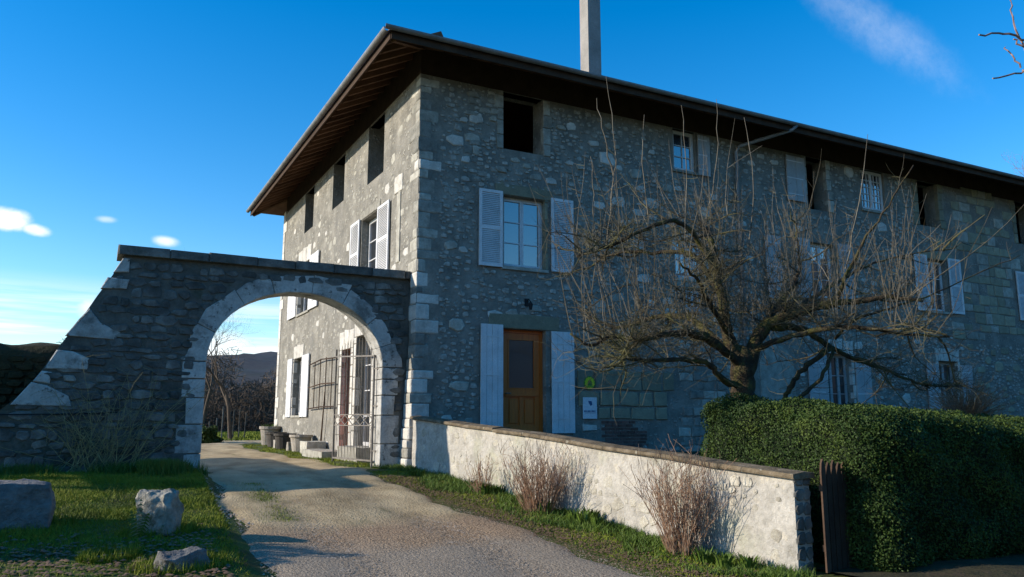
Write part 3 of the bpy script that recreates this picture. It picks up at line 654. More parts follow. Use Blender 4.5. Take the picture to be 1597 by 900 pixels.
lst = scatter('R', FR, .3, 25, .78, 9.25, 3000, .07, .22, 'stone', lambda u, v: dR(u, v) + .4, .02)
o = joined_stones(lst, 'R', FR).build('small_rubble', M['pale2'], wall, recalc=False); o['kind'] = 'stuff'
dL = lambda u, v: noise.noise(Vector((u * .6, v * .8, 9))) * .9 + .4 + (.5 if v < 2 else 0)
for (u, v, w, h, d) in scatter('L', FL, .6, 13.6, .9, 9.0, 70, .2, .44, 'stone', dL, .008): put_stone('stone', wall, 'L', u, v, w, h, d, 'stone' if random.random() < .65 else 'pale')
lst = scatter('L', FL, .6, 13.8, .9, 9.1, 520, .08, .2, 'stone', lambda u, v: dL(u, v) + .2, .007)
o = joined_stones(lst, 'L', FL).build('small_rubble', M['stone'], wall, recalc=False); o['kind'] = 'stuff'
# ------------------------------------------------------------------ gateway wall with the arch
arch = empty('gateway_wall', (-3, .7, .6), 'rubble stone wall with an arched carriage gateway joined to the farmhouse', 'gateway')
CXA, HWA, ZS, RISE = -2.365, 1.765, 2.72, 1.48
def arc(a, k=1.): return (CXA + (HWA * math.cos(a)) , ZS + RISE * math.sin(a))
def arco(a, t): 
    c, s = math.cos(a), math.sin(a); n = Vector((c / HWA, s / RISE)).normalized(); p = arc(a); return (p[0] + n.x * t, p[1] + n.y * t)
out = [(-12.5, .1), (-12.5, 1.72), (-7.45, 1.74), (-7.2, 1.98), (-6.98, 2.25), (-6.78, 2.62), (-6.56, 3.02), (-6.32, 3.42), (-6.1, 3.85), (-5.88, 4.25), (-5.72, 4.6), (-5.7, 4.66), (-.01, 4.66), (-.01, .1),
       (CXA + HWA + .03, .1)] + [arco(a, .03) for a in np.linspace(0, math.pi, 26)] + [(CXA - HWA - .03, .1)]
mb = MB(); tri = tessellate_polygon([[Vector((p[0], p[1], 0)) for p in out]])
n = len(out); mb.v = [FA(p[0], p[1], 0) for p in out] + [FA(p[0], p[1], -.6) for p in out]
for t in tri: mb.f.append(tuple(t)); mb.f.append(tuple(n + i for i in reversed(t)))
for i in range(n): j = (i + 1) % n; mb.f.append((i, j, n + j, n + i))
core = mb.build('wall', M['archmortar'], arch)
# voussoirs
ang = [0]; 
while ang[-1] < math.pi - .2: ang.append(ang[-1] + random.uniform(.27, .52))
ang = [a * math.pi / ang[-1] for a in ang]
for a, b in zip(ang[:-1], ang[1:]):
    th = random.uniform(.28, .46); e = .004; sub = np.linspace(a + e / 1.5, b - e / 1.5, 4)
    pts = [arc(t) for t in sub] + [arco(t, th * random.uniform(.82, 1.08)) for t in sub[::-1]]
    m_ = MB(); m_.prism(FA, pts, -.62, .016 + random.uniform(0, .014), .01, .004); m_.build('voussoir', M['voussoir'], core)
for side, xin in ((-1, CXA - HWA), (1, CXA + HWA)):
    z = .35
    for h in ([.62, .55, .5, .36, .34] if side < 0 else [.75, .6, .42, .34, .26]):
        w = random.uniform(.3, .5); z1 = min(z + h, ZS - .008); xo = xin + side * w; j = lambda: random.uniform(-.02, .02)
        pts = [(xin, z + .01), (xo + j(), z + .012), (xo + j(), z1 - .012), (xin, z1 - .01)]
        if side > 0 and xo > -.05: continue
        m_ = MB(); m_.prism(FA, pts, -.62, .016 + random.uniform(0, .014), .01, .004); m_.build('jamb_stone', M['voussoir'], core); z = z1
# pale dressed stones along the sloping end
for pts in ([(-6.05, 4.0), (-5.62, 4.02), (-5.58, 4.2), (-5.95, 4.22)], [(-6.55, 3.1), (-5.75, 3.06), (-5.66, 3.2), (-6.0, 3.36), (-6.2, 3.62), (-6.36, 3.4)],
            [(-6.82, 2.5), (-6.15, 2.5), (-6.12, 2.7), (-6.4, 2.82), (-6.66, 2.84)], [(-7.28, 1.86), (-6.35, 1.84), (-6.4, 2.02), (-6.75, 2.2), (-7.0, 2.26)],
            [(-6.98, 2.27), (-6.72, 2.24), (-6.7, 2.44), (-6.86, 2.46)], [(-5.86, 4.32), (-5.6, 4.34), (-5.6, 4.6), (-5.72, 4.6)]):
    m_ = MB(); m_.prism(FA, pts, -.1, .035, .015); m_.build('dressed_stone', M['voussoir'], core)
# coping slabs
x = -5.82
while x < -.08:
    w = min(random.uniform(.7, 1.0), -.02 - x); m_ = MB(); m_.prism(lambda u, v, d: (u, .36 - d, v), [(x + .005, 4.66), (x + w - .005, 4.66), (x + w - .005, 4.84 + random.uniform(-.015, .01)), (x + .005, 4.84 + random.uniform(-.015, .01))], -.72, .07, .02, .004)
    m_.build('coping_slab', M['archstone'], core); x += w
# rubble courses
def poly_in(u, v):
    c = False; j = len(out) - 1
    for i in range(len(out)):
        a, b = out[i], out[j]
        if (a[1] > v) != (b[1] > v) and u < (b[0] - a[0]) * (v - a[1]) / (b[1] - a[1]) + a[0]: c = not c
        j = i
    return c
def near_arch(u, v, t=.34):
    if v < ZS: return CXA - HWA - t < u < CXA + HWA + t
    return ((u - CXA) / (HWA + t)) ** 2 + ((v - ZS) / (RISE + t)) ** 2 < 1
st = []; z = .5
while z < 4.6:
    h = random.uniform(.08, .2); u = -9.6 + random.uniform(0, .3)
    while u < -.1:
        w = random.uniform(.14, .42); c = u + w / 2; hh = h * random.uniform(.75, 1.15)
        if all(poly_in(c + a * w * .5, z + h / 2 + b * h * .5) for a in (-1, 1) for b in (-1, 1)) and not near_arch(c, z + h / 2, .27) and random.random() < .9: st.append((c, z + h / 2 + random.uniform(-.02, .02), w * 1.04, hh * 1.08, random.uniform(.012, .04)))
        u += w + .01
    z += h + .012
st.sort(key=lambda s: -s[2] * s[3])
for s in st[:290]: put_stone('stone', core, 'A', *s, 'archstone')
o = joined_stones(st[290:], 'A', FA).build('small_rubble', M['archstone'], core, recalc=False); o['kind'] = 'stuff'
mb = MB(); mb.tube([FA(u, 1.72 + .05 * (u + 8) ** 2 * .3 - .02 * (u + 9), .07) for u in np.linspace(-8.3, -5.6, 9)], [.012] * 9, 5); tag(mb.build('cable', M['dark']), 'thin dark cable sagging across the foot of the gateway wall', 'cable')

# moss-grown wall behind the gateway wall, far left
mw = empty('mossy_wall', (-9, 1.8, .6), 'dark brown mossy wall running off behind the left end of the gateway wall', 'wall')
mb = MB(); nu = 60
for k, (yy, zz) in enumerate(((1.35, .2), (1.33, 2.2), (1.28, 2.72), (1.42, 2.98), (1.75, 3.04), (2.05, 2.9), (2.15, .2))):
    for i in range(nu):
        x = -13 + 6.95 * i / (nu - 1); q = noise.noise(Vector((x * 2.2, zz * 2, yy))) * .05
        mb.v.append((x, yy + q, zz + q * (zz > 1) + .03 * math.sin(x * 5 + k)))
for k in range(6):
    for i in range(nu - 1): mb.f.append((k * nu + i, k * nu + i + 1, (k + 1) * nu + i + 1, (k + 1) * nu + i))
mb.f += [tuple(k * nu + e for k in range(7)) for e in (0, nu - 1)]
wm_ = mb.build('wall_body', M['moss'], mw, smooth=True)
z = 1.75
for r in range(7):
    u = -9.5 + random.uniform(0, .2)
    while u < -6.2:
        w = random.uniform(.18, .4); me = stone_mesh(random.randrange(16), 'moss')
        link('stone', me, None, wm_, Matrix.Translation((u + w / 2, 1.33, z + .07)) @ Matrix.Diagonal((w, .06, .14, 1))); u += w
    z += .15

# open cart shed standing left of the gateway, behind the mossy wall
sh_ = empty('cart_shed', (-12, 4, .6), 'open timber cart shed with mossy tiled roof left of the gateway', 'shed')
mb = MB(); mb.v = [(-13.9, .2, 4.05), (-10.1, .2, 4.05), (-10.1, 7.9, 4.05), (-13.9, 7.9, 4.05), (-12, 1.4, 4.75), (-12, 6.2, 4.75), (-13.9, .2, 3.93), (-10.1, .2, 3.93), (-10.1, 7.9, 3.93), (-13.9, 7.9, 3.93)]
mb.f = [(0, 1, 4), (1, 2, 5, 4), (2, 3, 5), (3, 0, 4, 5), (6, 9, 8, 7), (0, 6, 7, 1), (1, 7, 8, 2), (2, 8, 9, 3), (3, 9, 6, 0)]
mb.build('roof', M['moss'], sh_)
for x in (-13.6, -10.4):
    for y in (.5, 4.0, 7.6): q = MB(); q.bar((x, y, .4), (x, y, 3.93), .2); q.build('post', M['wood'], sh_)

# ------------------------------------------------------------------ low courtyard wall
LA, LB = Vector((-.06, -.12, 0)), Vector((.95, -9.37, 0)); LD = (LB - LA).normalized(); LN = Vector((LD.y, -LD.x, 0))  # outward to the lane
if LN.x > 0: LN = -LN
LL = (LB - LA).length
FW = lambda u, v, d: tuple(LA + LD * u + LN * d + Vector((0, 0, v)))
def ztop(u): return 1.63 - .68 * u / LL
low = empty('low_wall', (.5, -5, .2), 'low plastered wall with brown coping sloping down beside the lane', 'wall')
mb = MB(); nu = 48; nv = 8; th = .27
for s_ in (0, 1):
    for i in range(nu + 1):
        for k in range(nv + 1):
            u = LL * i / nu; zb = -.35 + .55 * (1 - u / LL); v = zb + (ztop(u) - zb) * k / nv
            q = noise.noise(Vector((u * 1.3, v * 1.7, s_ * 9))) * .018 + noise.noise(Vector((u * 5, v * 5, 4))) * .005
            mb.v.append(FW(u, v, (-th if s_ else 0) + q))
W_ = nv + 1
for s_ in (0, 1):
    b = s_ * (nu + 1) * W_
    for i in range(nu):
        for k in range(nv): mb.f.append((b + i * W_ + k, b + (i + 1) * W_ + k, b + (i + 1) * W_ + k + 1, b + i * W_ + k + 1))
o_ = (nu + 1) * W_
for k in range(nv): mb.f.append((nu * W_ + k, nu * W_ + k + 1, o_ + nu * W_ + k + 1, o_ + nu * W_ + k)); mb.f.append((k, k + 1, o_ + k + 1, o_ + k))
for i in range(nu): mb.f.append((i * W_ + nv, (i + 1) * W_ + nv, o_ + (i + 1) * W_ + nv, o_ + i * W_ + nv))
lw = mb.build('plaster_body', M['plaster'], low, smooth=False)
u = -.02
while u < LL + .03:
    w = min(random.uniform(.85, 1.3), LL + .05 - u); m_ = MB(); n = len(m_.v)
    if w < .1: break
    for uu in (u + .004, u + w - .004):
        z = ztop(uu) + random.uniform(-.014, .012)
        for d, dz in ((.06, .0), (.07, .02), (.06, .055), (-th * .5, .075), (-th - .05, .06), (-th - .06, .0)): m_.v.append(FW(uu, z + dz, d + random.uniform(-.004, .004)))
    for k in range(6): m_.f.append((k, (k + 1) % 6, 6 + (k + 1) % 6, 6 + k))
    m_.f += [tuple(range(6)), tuple(range(6, 12))]; m_.build('coping_slab', M['coping'], low); u += w
occ = []
def lowst(n, s0, s1, pool, mk, dens):
    t = 0; res = []
    while len(res) < n and t < n * 50:
        t += 1; u = random.uniform(.4, LL - .1); w = random.uniform(s0, s1); h = w * random.uniform(.55, .9); v = random.uniform(g(.5, -u) + .1, ztop(u) - h / 2 - .03)
        if dens(u, v) < random.random() or any(abs(u - a) < (w + b) / 2 and abs(v - c) < (h + d) / 2 for a, b, c, d in occ): continue
        occ.append((u, w, v, h)); res.append((u, v, w, h))
    return res
dW = lambda u, v: .1 + noise.noise(Vector((u * .8, v * 1.3, 2))) * 1.1 + (.5 if u > LL - 1 else 0) + (.35 if 3 < u < 5 and v > 1.05 else 0)
ang_w = math.atan2(LD.y, LD.x)
for (u, v, w, h) in lowst(110, .06, .26, occ, 'cream', dW):
    me = stone_mesh(random.randrange(16), 'cream'); p = FW(u, v, 0)
    # local x along wall, -y outward
    mwx = Matrix(((LD.x, -LN.x, 0, p[0]), (LD.y, -LN.y, 0, p[1]), (0, 0, 1, p[2]), (0, 0, 0, 1))) @ Matrix.Rotation(random.uniform(-.4, .4), 4, 'Y') @ Matrix.Diagonal((w, .006, h, 1))
    link('stone', me, None, lw, mwx)
z = -.1
while z < .9:
    for k in range(2):
        me = stone_mesh(random.randrange(16), 'archstone'); p = FW(LL, z + .08, -.07 - .13 * k)
        link('end_stone', me, None, lw, Matrix.Translation(p) @ Matrix.Diagonal((.14, .022, .15, 1)))
    z += .16

# ------------------------------------------------------------------ iron gate leaf, open inside the arch
gt = empty('iron_gate', (-.66, .8, .62), 'tall grey wrought iron gate leaf standing open in the archway', 'gate')
GA, GB = Vector((-.66, .72, 0)), Vector((-.98, 2.62, 0)); GD = (GB - GA); GLn = GD.length; GD.normalize()
def G(t, z): p = GA + GD * t; return (p.x, p.y, z)
mb = MB(); mb.bar(G(0, .6), G(0, 3.0), .035); mb.bar(G(GLn, .66), G(GLn, 3.25), .035)
mb.bar(G(0, .74), G(GLn, .74), .035); mb.bar(G(0, 1.48), G(GLn, 1.48), .022); mb.bar(G(0, 1.72), G(GLn, 1.72), .022); mb.bar(G(0, 2.98), G(GLn, 3.08), .03)
fr_ = mb.build('frame', M['iron'], gt, recalc=False)
nb = 13
for i in range(1, nb):
    t = GLn * i / nb; mb = MB(); top = 3.1 + .28 * math.sin(math.pi * (.15 + .75 * i / nb)); mb.tube([G(t, .74), G(t, 1.48)], [.009] * 2, 6); mb.tube([G(t, 1.72), G(t, top), G(t, top + .07)], [.009, .009, .001], 6)
    mb.build('bar', M['iron'], gt, recalc=False)
for i in range(nb * 2 - 1):
    t = GLn * (i + 1) / (nb * 2)
    if i % 2 == 0: mb = MB(); mb.tube([G(t, .74), G(t, 1.46)], [.006] * 2, 5); mb.build('dog_bar', M['iron'], gt, recalc=False)
for i in range(5):
    t0 = GLn * i / 5; t1 = GLn * (i + 1) / 5; tm = (t0 + t1) / 2; mb = MB()
    for a, b in (((t0, 1.6), (tm, 1.71)), ((tm, 1.71), (t1, 1.6)), ((t1, 1.6), (tm, 1.49)), ((tm, 1.49), (t0, 1.6))): mb.bar(G(*a), G(*b), .016)
    mb.build('diamond', M['iron'], gt, recalc=False)
for z in (.95, 1.9, 2.7): mb = MB(); mb.bar((-.56, .55, z), (-.68, .74, z), .025); mb.build('hinge', M['iron'], gt, recalc=False)
# ------------------------------------------------------------------ trellis on the west facade
tr = empty('trellis', (-.1, 7.4, 1.9), 'weathered wooden lattice trellis leaning on the wall between door and window', 'trellis')
for z, s in ((3.32, 0), (2.62, 1), (1.97, 2)):
    mb = MB(); mb.tube([(-.1, 5.95, z + .0), (-.12, 7.4, z + .05 - .02 * s), (-.1, 8.95, z - .03)], [.02] * 3, 5); mb.build('rail', M['wood'], tr)
for y, a, b in ((6.3, 1.9, 3.35), (6.95, 1.95, 3.4), (7.6, 1.9, 3.4), (8.25, 1.95, 3.35)):
    mb = MB(); mb.tube([(-.08, y + .05, a), (-.09, y, b)], [.015] * 2, 5); mb.build('upright', M['wood'], tr)
mb = MB(); mb.tube([(-.08, 7.3, .75), (-.1, 7.1, 1.5), (-.1, 6.95, 2.4)], [.03, .022, .014], 6); mb.build('vine_stem', M['wood'], tr)
# ------------------------------------------------------------------ pots and stones at the foot of the west facade
def lathe(prof, k=16, c=(0, 0, 0)):
    mb = MB(); m = len(prof)
    for i, (r, z) in enumerate(prof):
        for j in range(k): a = 2 * math.pi * j / k; mb.v.append((c[0] + r * math.cos(a), c[1] + r * math.sin(a), c[2] + z))
    for i in range(m - 1):
        for j in range(k): mb.f.append((i * k + j, i * k + (j + 1) % k, (i + 1) * k + (j + 1) % k, (i + 1) * k + j))
    mb.f.append(tuple(range(k))[::-1]); return mb
def tuft(c, n, r, h, m, name, parent, w=.012):
    V = []; F = []
    for i in range(n):
        a = rng.uniform(0, 6.28); q = rng.uniform(0, r); hh = h * rng.uniform(.5, 1); x, y = c[0] + q * math.cos(a), c[1] + q * math.sin(a); lx, ly = math.cos(a) * hh * .5, math.sin(a) * hh * .5
        px, py = -math.sin(a) * w, math.cos(a) * w; b = len(V)
        V += [(x - px, y - py, c[2]), (x + px, y + py, c[2]), (x + px + lx * .5, y + py + ly * .5, c[2] + hh * .7), (x - px + lx * .5, y - py + ly * .5, c[2] + hh * .7)]
        F.append((b, b + 1, b + 2, b + 3)); V += [(x - px + lx * .5, y - py + ly * .5, c[2] + hh * .7), (x + px + lx * .5, y + py + ly * .5, c[2] + hh * .7), (x + lx + px * .2, y + ly, c[2] + hh), (x + lx - px * .2, y + ly, c[2] + hh)]; F.append((b + 4, b + 5, b + 6, b + 7))
    return np_mesh(name, V, F, m, parent)
POT = [(.17, 0), (.2, .02), (.25, .3), (.28, .31), (.28, .36), (.24, .36), (.22, .3), (0.01, .3)]
def pot(x, y, s, mk, label, plant=0, hs=1.):
    z = float(g(x, y)); e = empty('plant_pot', (x, y, z), label, 'plant pot', 'planters along the sunny foot of the house')
    o = lathe([(r * s, zz * s * hs) for r, zz in POT], 16, (x, y, z)).build('pot_body', M[mk], e, smooth=False)
    q = lathe([(.235 * s, .3 * s * hs), (.02, .33 * s * hs)], 12, (x, y, z)).build('soil', M['moss'], e)
    if plant: tuft((x, y, z + .3 * s * hs), 60, .2 * s, .22 * plant, M['weed'], 'foliage', e, .01)
pot(-.35, 13.3, 1.35, 'terra', 'pale stone pot with green plant at the far corner of the house', 1., 1.4)
pot(-.4, 12.0, 1.3, 'potdark', 'dark round pot second from the far corner of the house', 0, 1.1)
pot(-.42, 10.5, 1.3, 'potdark', 'dark round pot below the ground floor window', 0, 1.1)
pot(-.4, 8.35, 1.25, 'terra', 'grey pot under the trellis nearest the door', 0, 1.15)
def block(name, x0, x1, y0, y1, z0, z1, m, parent=None, jit=.01, sub=2, rough=.0):
    bm = bmesh.new(); bmesh.ops.create_cube(bm, size=1)
    if sub: bmesh.ops.subdivide_edges(bm, edges=bm.edges, cuts=sub, use_grid_fill=True)
    for v in bm.verts:
        p = Vector(((x0 + x1) / 2 + v.co.x * (x1 - x0), (y0 + y1) / 2 + v.co.y * (y1 - y0), (z0 + z1) / 2 + v.co.z * (z1 - z0)))
        if rough: p += noise.noise_vector(p * 3.1) * rough + noise.noise_vector(p * 9) * rough * .4
        p += Vector((random.uniform(-jit, jit), random.uniform(-jit, jit), random.uniform(-jit, jit))); v.co = p
    me = bpy.data.meshes.new(name); bm.to_mesh(me); bm.free(); return link(name, me, m, parent)
tag(block('stone_block', -.6, -.25, 11.1, 11.4, .62, .95, M['terra']), 'small rough stone block between the two dark pots', 'stone')
tag(block('stone_block', -.55, -.15, 9.35, 9.6, .62, .92, M['terra']), 'little square stone between the dark pots and the grey pot', 'stone')
tag(block('stone_bench', -.6, -.06, 6.75, 7.6, .6, 1.0, M['stone']), 'stone block seat beside the doorstep under the trellis', 'stone')
tag(block('stone_step', -.75, -.06, 4.5, 6.6, .55, .8, M['stone']), 'stone doorstep below the brown door', 'step')
tag(block('stone_plinth', -.42, -.06, 2.6, 4.3, .5, .95, M['stone']), 'dark stone ledge behind the bars of the iron gate', 'ledge')
# ------------------------------------------------------------------ lantern and signs
ln = empty('wall_lantern', (2.72, -.12, 4.15), 'small black lantern fixed above the brown front door', 'lantern')
q = MB(); q.tube([FR(2.72, 4.3, 0), FR(2.72, 4.36, .12), FR(2.72, 4.28, .2)], [.012] * 3, 6); q.box(FR, 2.67, 2.77, 4.2, 4.38, 0, .015); q.build('bracket', M['dark'], ln)
q = lathe([(.035, 4.1), (.06, 4.22), (.065, 4.225), (.02, 4.28), (.01, 4.3)], 6, (2.72, -.2, 0)); q.build('lantern_body', M['dark'], ln)
sg = empty('round_sign', (4.4, -.05, 2.47), 'round green and yellow holiday lodging sign above the white plaque', 'sign')
def disc(c, r0, d0, d1, k=28): return [(c[0] + r0 * math.cos(2 * math.pi * i / k), c[1] + r0 * math.sin(2 * math.pi * i / k)) for i in range(k)]
q = MB(); q.prism(FR, disc((4.4, 2.47), .165, 0, 0), .035, .055, .004); q.build('disc', M['sign_green'], sg)
q = MB(); ring = disc((4.4, 2.47), .15, 0, 0); q.prism(FR, [(4.4 + (.125 + .022 * (i % 2)) * math.cos(2 * math.pi * i / 24), 2.47 + (.125 + .022 * (i % 2)) * math.sin(2 * math.pi * i / 24)) for i in range(24)], .055, .06); q.build('emblem', M['sign_yellow'], sg)
q = MB(); q.prism(FR, [(4.34, 2.4), (4.46, 2.4), (4.46, 2.49), (4.4, 2.55), (4.34, 2.49)], .06, .064); q.box(FR, 4.3, 4.5, 2.375, 2.39, .06, .064); q.build('emblem', M['sign_green'], sg)
sw_ = empty('plaque', (4.4, -.05, 1.9), 'white rectangular plaque with blue emblem right of the front door', 'sign')
q = MB(); q.box(FR, 4.21, 4.6, 1.63, 2.13, .03, .048); q.build('board', M['sign_white'], sw_)
q = MB(); q.prism(FR, [(4.35, 2.05), (4.45, 2.04), (4.47, 1.96), (4.42, 1.93), (4.38, 1.98)], .048, .052); q.build('emblem', M['sign_blue'], sw_)
q = MB()
for i in range(9): q.box(FR, 4.24 + i * .037, 4.24 + i * .037 + .026 - .006 * (i % 3), 1.785, 1.825, .048, .0515)
q.box(FR, 4.24, 4.57, 1.76, 1.768, .048, .0515); q.build('lettering', M['sign_blue'], sw_)
q = MB(); q.prism(FR, [(4.2, 1.5), (4.6, 1.48), (4.62, 1.36), (4.22, 1.35)], -.02, .03, .012); q.build('stone', M['pale'], wall)

# ------------------------------------------------------------------ loose stones in the grass
def rock(name, c, dims, rot, label, m, rough=.06, taper=0., sub=18, lean=0):
    bm = bmesh.new(); bmesh.ops.create_cube(bm, size=1); bmesh.ops.subdivide_edges(bm, edges=bm.edges, cuts=sub, use_grid_fill=True)
    Rm = Matrix.Rotation(rot, 3, 'Z')
    for v in bm.verts:
        q = v.co.copy(); L = q.length; e = max(abs(q.x), abs(q.y), abs(q.z)); q *= (1 - .12 * (L / e - 1))
        k = 1 - taper * (q.z + .5); p = Vector((q.x * dims[0] * k + lean * (q.z + .5), q.y * dims[1] * k, (q.z + .5) * dims[2]))
        s = noise.noise_vector(p * 3 + Vector(c)) * rough + noise.noise_vector(p * 9 + Vector(c)) * rough * .45
        v.co = Rm @ (p + s) + Vector(c)
    for v in bm.verts: v.co += noise.noise_vector(v.co * 22) * .012
    me = bpy.data.meshes.new(name); bm.to_mesh(me); bm.free(); me.polygons.foreach_set('use_smooth', [True] * len(me.polygons)); return tag(link(name, me, m), label, 'stone')
M['rock'] = mat('field_stone', [(.2, .18, .13), (.36, .33, .26), (.5, .46, .38)], 7, 9, bump=1.5, bscale=22, patches=[(4, .55, .62, (.09, .1, .04), .8)])
M['greyrock'] = mat('grey_trough_stone', [(.1, .095, .09), (.19, .18, .165), (.27, .26, .24)], 5, 10, bump=1.6, bscale=14)
rock('stone_block', (-7.2, -4.62, .2), (1.72, .6, .68), 0, 'large squared grey stone block on the grass at the left edge', M['greyrock'], .05, sub=22)
rock('standing_stone', (-5.22, -5.5, .08), (.38, .5, .70), .75, 'upright weathered stone with a fern growing on its sunlit side', M['rock'], .085, .25, 20)
rock('field_stone', (-5.12, -7.1, -.12), (.62, .42, .42), .2, 'half-buried grey stone at the lower edge of the grass', M['greyrock'], .07, .35)
rock('field_stone', (-5.75, -6.55, -.1), (.34, .3, .3), .5, 'small mossy stone left of the half-buried grey stone', M['moss'], .05, .3)
rock('field_stone', (-7.6, -6.0, .02), (.4, .3, .3), .9, 'low pale stone in front of the large squared block', M['rock'], .05, .3)
fe = empty('fern', (-5.5, -5.7, .2), 'small fern growing against the upright stone', 'fern')
def frond(base, tip, n, w, name, m, parent):
    mb = MB(); a = Vector(base); b = Vector(tip); t = b - a; mb.tube([a, a + t * .5, b], [.005, .004, .002], 4); s = t.normalized().cross(Vector((.3, -.9, 0))).normalized()
    for i in range(n):
        f = (i + .5) / n; p = a + t * f; L = w * math.sin(math.pi * (f * .8 + .15))
        for sd in (-1, 1):
            q = p + s * sd * L + t.normalized() * L * .5 * (-1); r = t.normalized() * .012; mb.poly([p - r, q, p + r])
    return mb.build(name, m, parent, recalc=False)
for k, (dx, dy, h) in enumerate(((-.03, -.02, .5), (-.12, .05, .36), (.06, -.1, .34))): frond((-5.47, -5.72, .22), (-5.42 + dx, -5.66 + dy, .22 + h), 11, .09, 'frond', M['straw'] if k == 0 else M['weed'], fe)
# ------------------------------------------------------------------ hedge
def round_pts(lo, hi, r, P):
    lo = np.array(lo) + r; hi = np.array(hi) - r; q = np.clip(P, lo, hi); d = P - q; L = np.linalg.norm(d, axis=1, keepdims=True); L[L < 1e-6] = 1; return q, d / L
def hedge(name, lo, hi, r, n, label, leaf=.026, zf=None, lump=.05, parent=None):
    e = empty(name, ((lo[0] + hi[0]) / 2, (lo[1] + hi[1]) / 2, lo[2]), label, 'hedge')
    lo = np.array(lo); hi = np.array(hi); sz = hi - lo
    def lumps(p): return lump * (np.sin(p[:, 0] * 5.1 + p[:, 2] * 3) * np.sin(p[:, 1] * 4.7 + 1) + .6 * np.sin(p[:, 2] * 8.3 + p[:, 1] * 6 + p[:, 0] * 2) + .4 * np.sin(p[:, 0] * 13) * np.sin(p[:, 1] * 12 + p[:, 2] * 11))
    areas = np.array([sz[1] * sz[2], sz[1] * sz[2] * .2, sz[0] * sz[2], sz[0] * sz[2] * .2, 0, sz[0] * sz[1]]); fc = rng.choice(6, n, p=areas / areas.sum()); P = lo + rng.random((n, 3)) * sz
    for f in range(6): ax = f // 2; mk = fc == f; P[mk, ax] = hi[ax] if f % 2 else lo[ax]
    q, nr = round_pts(lo, hi, r, P); rad = r + lumps(q + nr * r) + rng.uniform(-.09, .03, n); c = q + nr * rad[:, None]
    if zf is not None: c[:, 2] = lo[2] + (c[:, 2] - lo[2]) * zf(c[:, 0], c[:, 1])
    t = rng.normal(size=(n, 3)) + nr * .9; t /= np.linalg.norm(t, axis=1, keepdims=True); a = np.cross(t, rng.normal(size=(n, 3))); a /= np.linalg.norm(a, axis=1, keepdims=True); b = np.cross(t, a)
    s = (leaf * rng.uniform(.6, 1.2, n))[:, None]; V = np.stack([c - a * s, c - b * s * .55, c + a * s, c + b * s * .55], 1).reshape(-1, 3); F = np.arange(n * 4).reshape(-1, 4)
    o = np_mesh('leaves', V, F, M['hedge'], e, kind='stuff')
    bm = bmesh.new(); bmesh.ops.create_cube(bm, size=1); bmesh.ops.subdivide_edges(bm, edges=bm.edges, cuts=22, use_grid_fill=True)
    P = np.array([v.co[:] for v in bm.verts]); P = lo + (P + .5) * sz; q, nr = round_pts(lo, hi, r, P); C = q + nr * (r - .07 + lumps(q + nr * r))[:, None]
    if zf is not None: C[:, 2] = lo[2] + (C[:, 2] - lo[2]) * zf(C[:, 0], C[:, 1])
    for v, p in zip(bm.verts, C): v.co = p
    me = bpy.data.meshes.new('hedge_body'); bm.to_mesh(me); bm.free(); link('hedge_body', me, M['hedgecore'], e)
zf = lambda x, y: np.clip(1 - .024 * (x - 1.7) + .035 * (y + 7.1), .8, 1.1)
hedge('clipped_hedge', (1.70, -9.85, -.2), (9.5, -6.8, 1.93), .4, 230000, 'large clipped box hedge behind the near end of the low wall', zf=zf, leaf=.0175)

# ------------------------------------------------------------------ wooden gate by the hedge
wg = empty('picket_gate', (1.45, -9.5, -.08), 'dark wooden picket gate between the low wall and the hedge', 'gate')
for i, (x, y, z1) in enumerate(((1.27, -9.5, 1.17), (1.39, -9.47, 1.13), (1.51, -9.44, 1.15), (1.63, -9.41, 1.12), (1.75, -9.38, 1.14))):
    q = MB(); f = lambda u, v, d: (x + u, y + u * .25 - d, v); q.prism(f, [(-.05, -.05), (.05, -.05), (.05, z1 - .14), (.035, z1 - .05), (0, z1), (-.035, z1 - .05), (-.05, z1 - .14)], -.012, .012); q.build('picket', M['wood'], wg)
for z in (.2, .85): q = MB(); q.bar((1.24, -9.475, z), (1.8, -9.345, z), .03, .07); q.build('rail', M['wood'], wg)

# ------------------------------------------------------------------ plants made of stems
def wob(p0, d0, L, n, bend, up=0., rn=random):
    p = Vector(p0); d = Vector(d0).normalized(); pts = [p.copy()]
    for i in range(n):
        d = (d + Vector((rn.gauss(0, bend), rn.gauss(0, bend), rn.gauss(0, bend) + up))).normalized(); p = p + d * (L / n); pts.append(p.copy())
    return pts
def radii(a, b, n): return [a + (b - a) * i / (n - 1) for i in range(n)]
def smooth(pts, k=4):
    """Catmull-Rom with a little natural wander"""
    P = [Vector(p) for p in pts]; P = [P[0] * 2 - P[1]] + P + [P[-1] * 2 - P[-2]]; o = []
    for i in range(1, len(P) - 2):
        for j in range(k):
            t = j / k; a, b, c, d = P[i - 1], P[i], P[i + 1], P[i + 2]
            q = .5 * ((2 * b) + (c - a) * t + (2 * a - 5 * b + 4 * c - d) * t * t + (3 * b - a - 3 * c + d) * t ** 3)
            if not (i == 1 and j == 0): q = q + Vector([random.uniform(-.018, .018) for _ in range(3)])
            o.append(q)
    o.append(P[-2]); return o
T = empty('fruit_tree', (3.0, -6.6, .16), 'old bare apple tree with spreading mossy limbs and upright shoots before the house', 'tree')
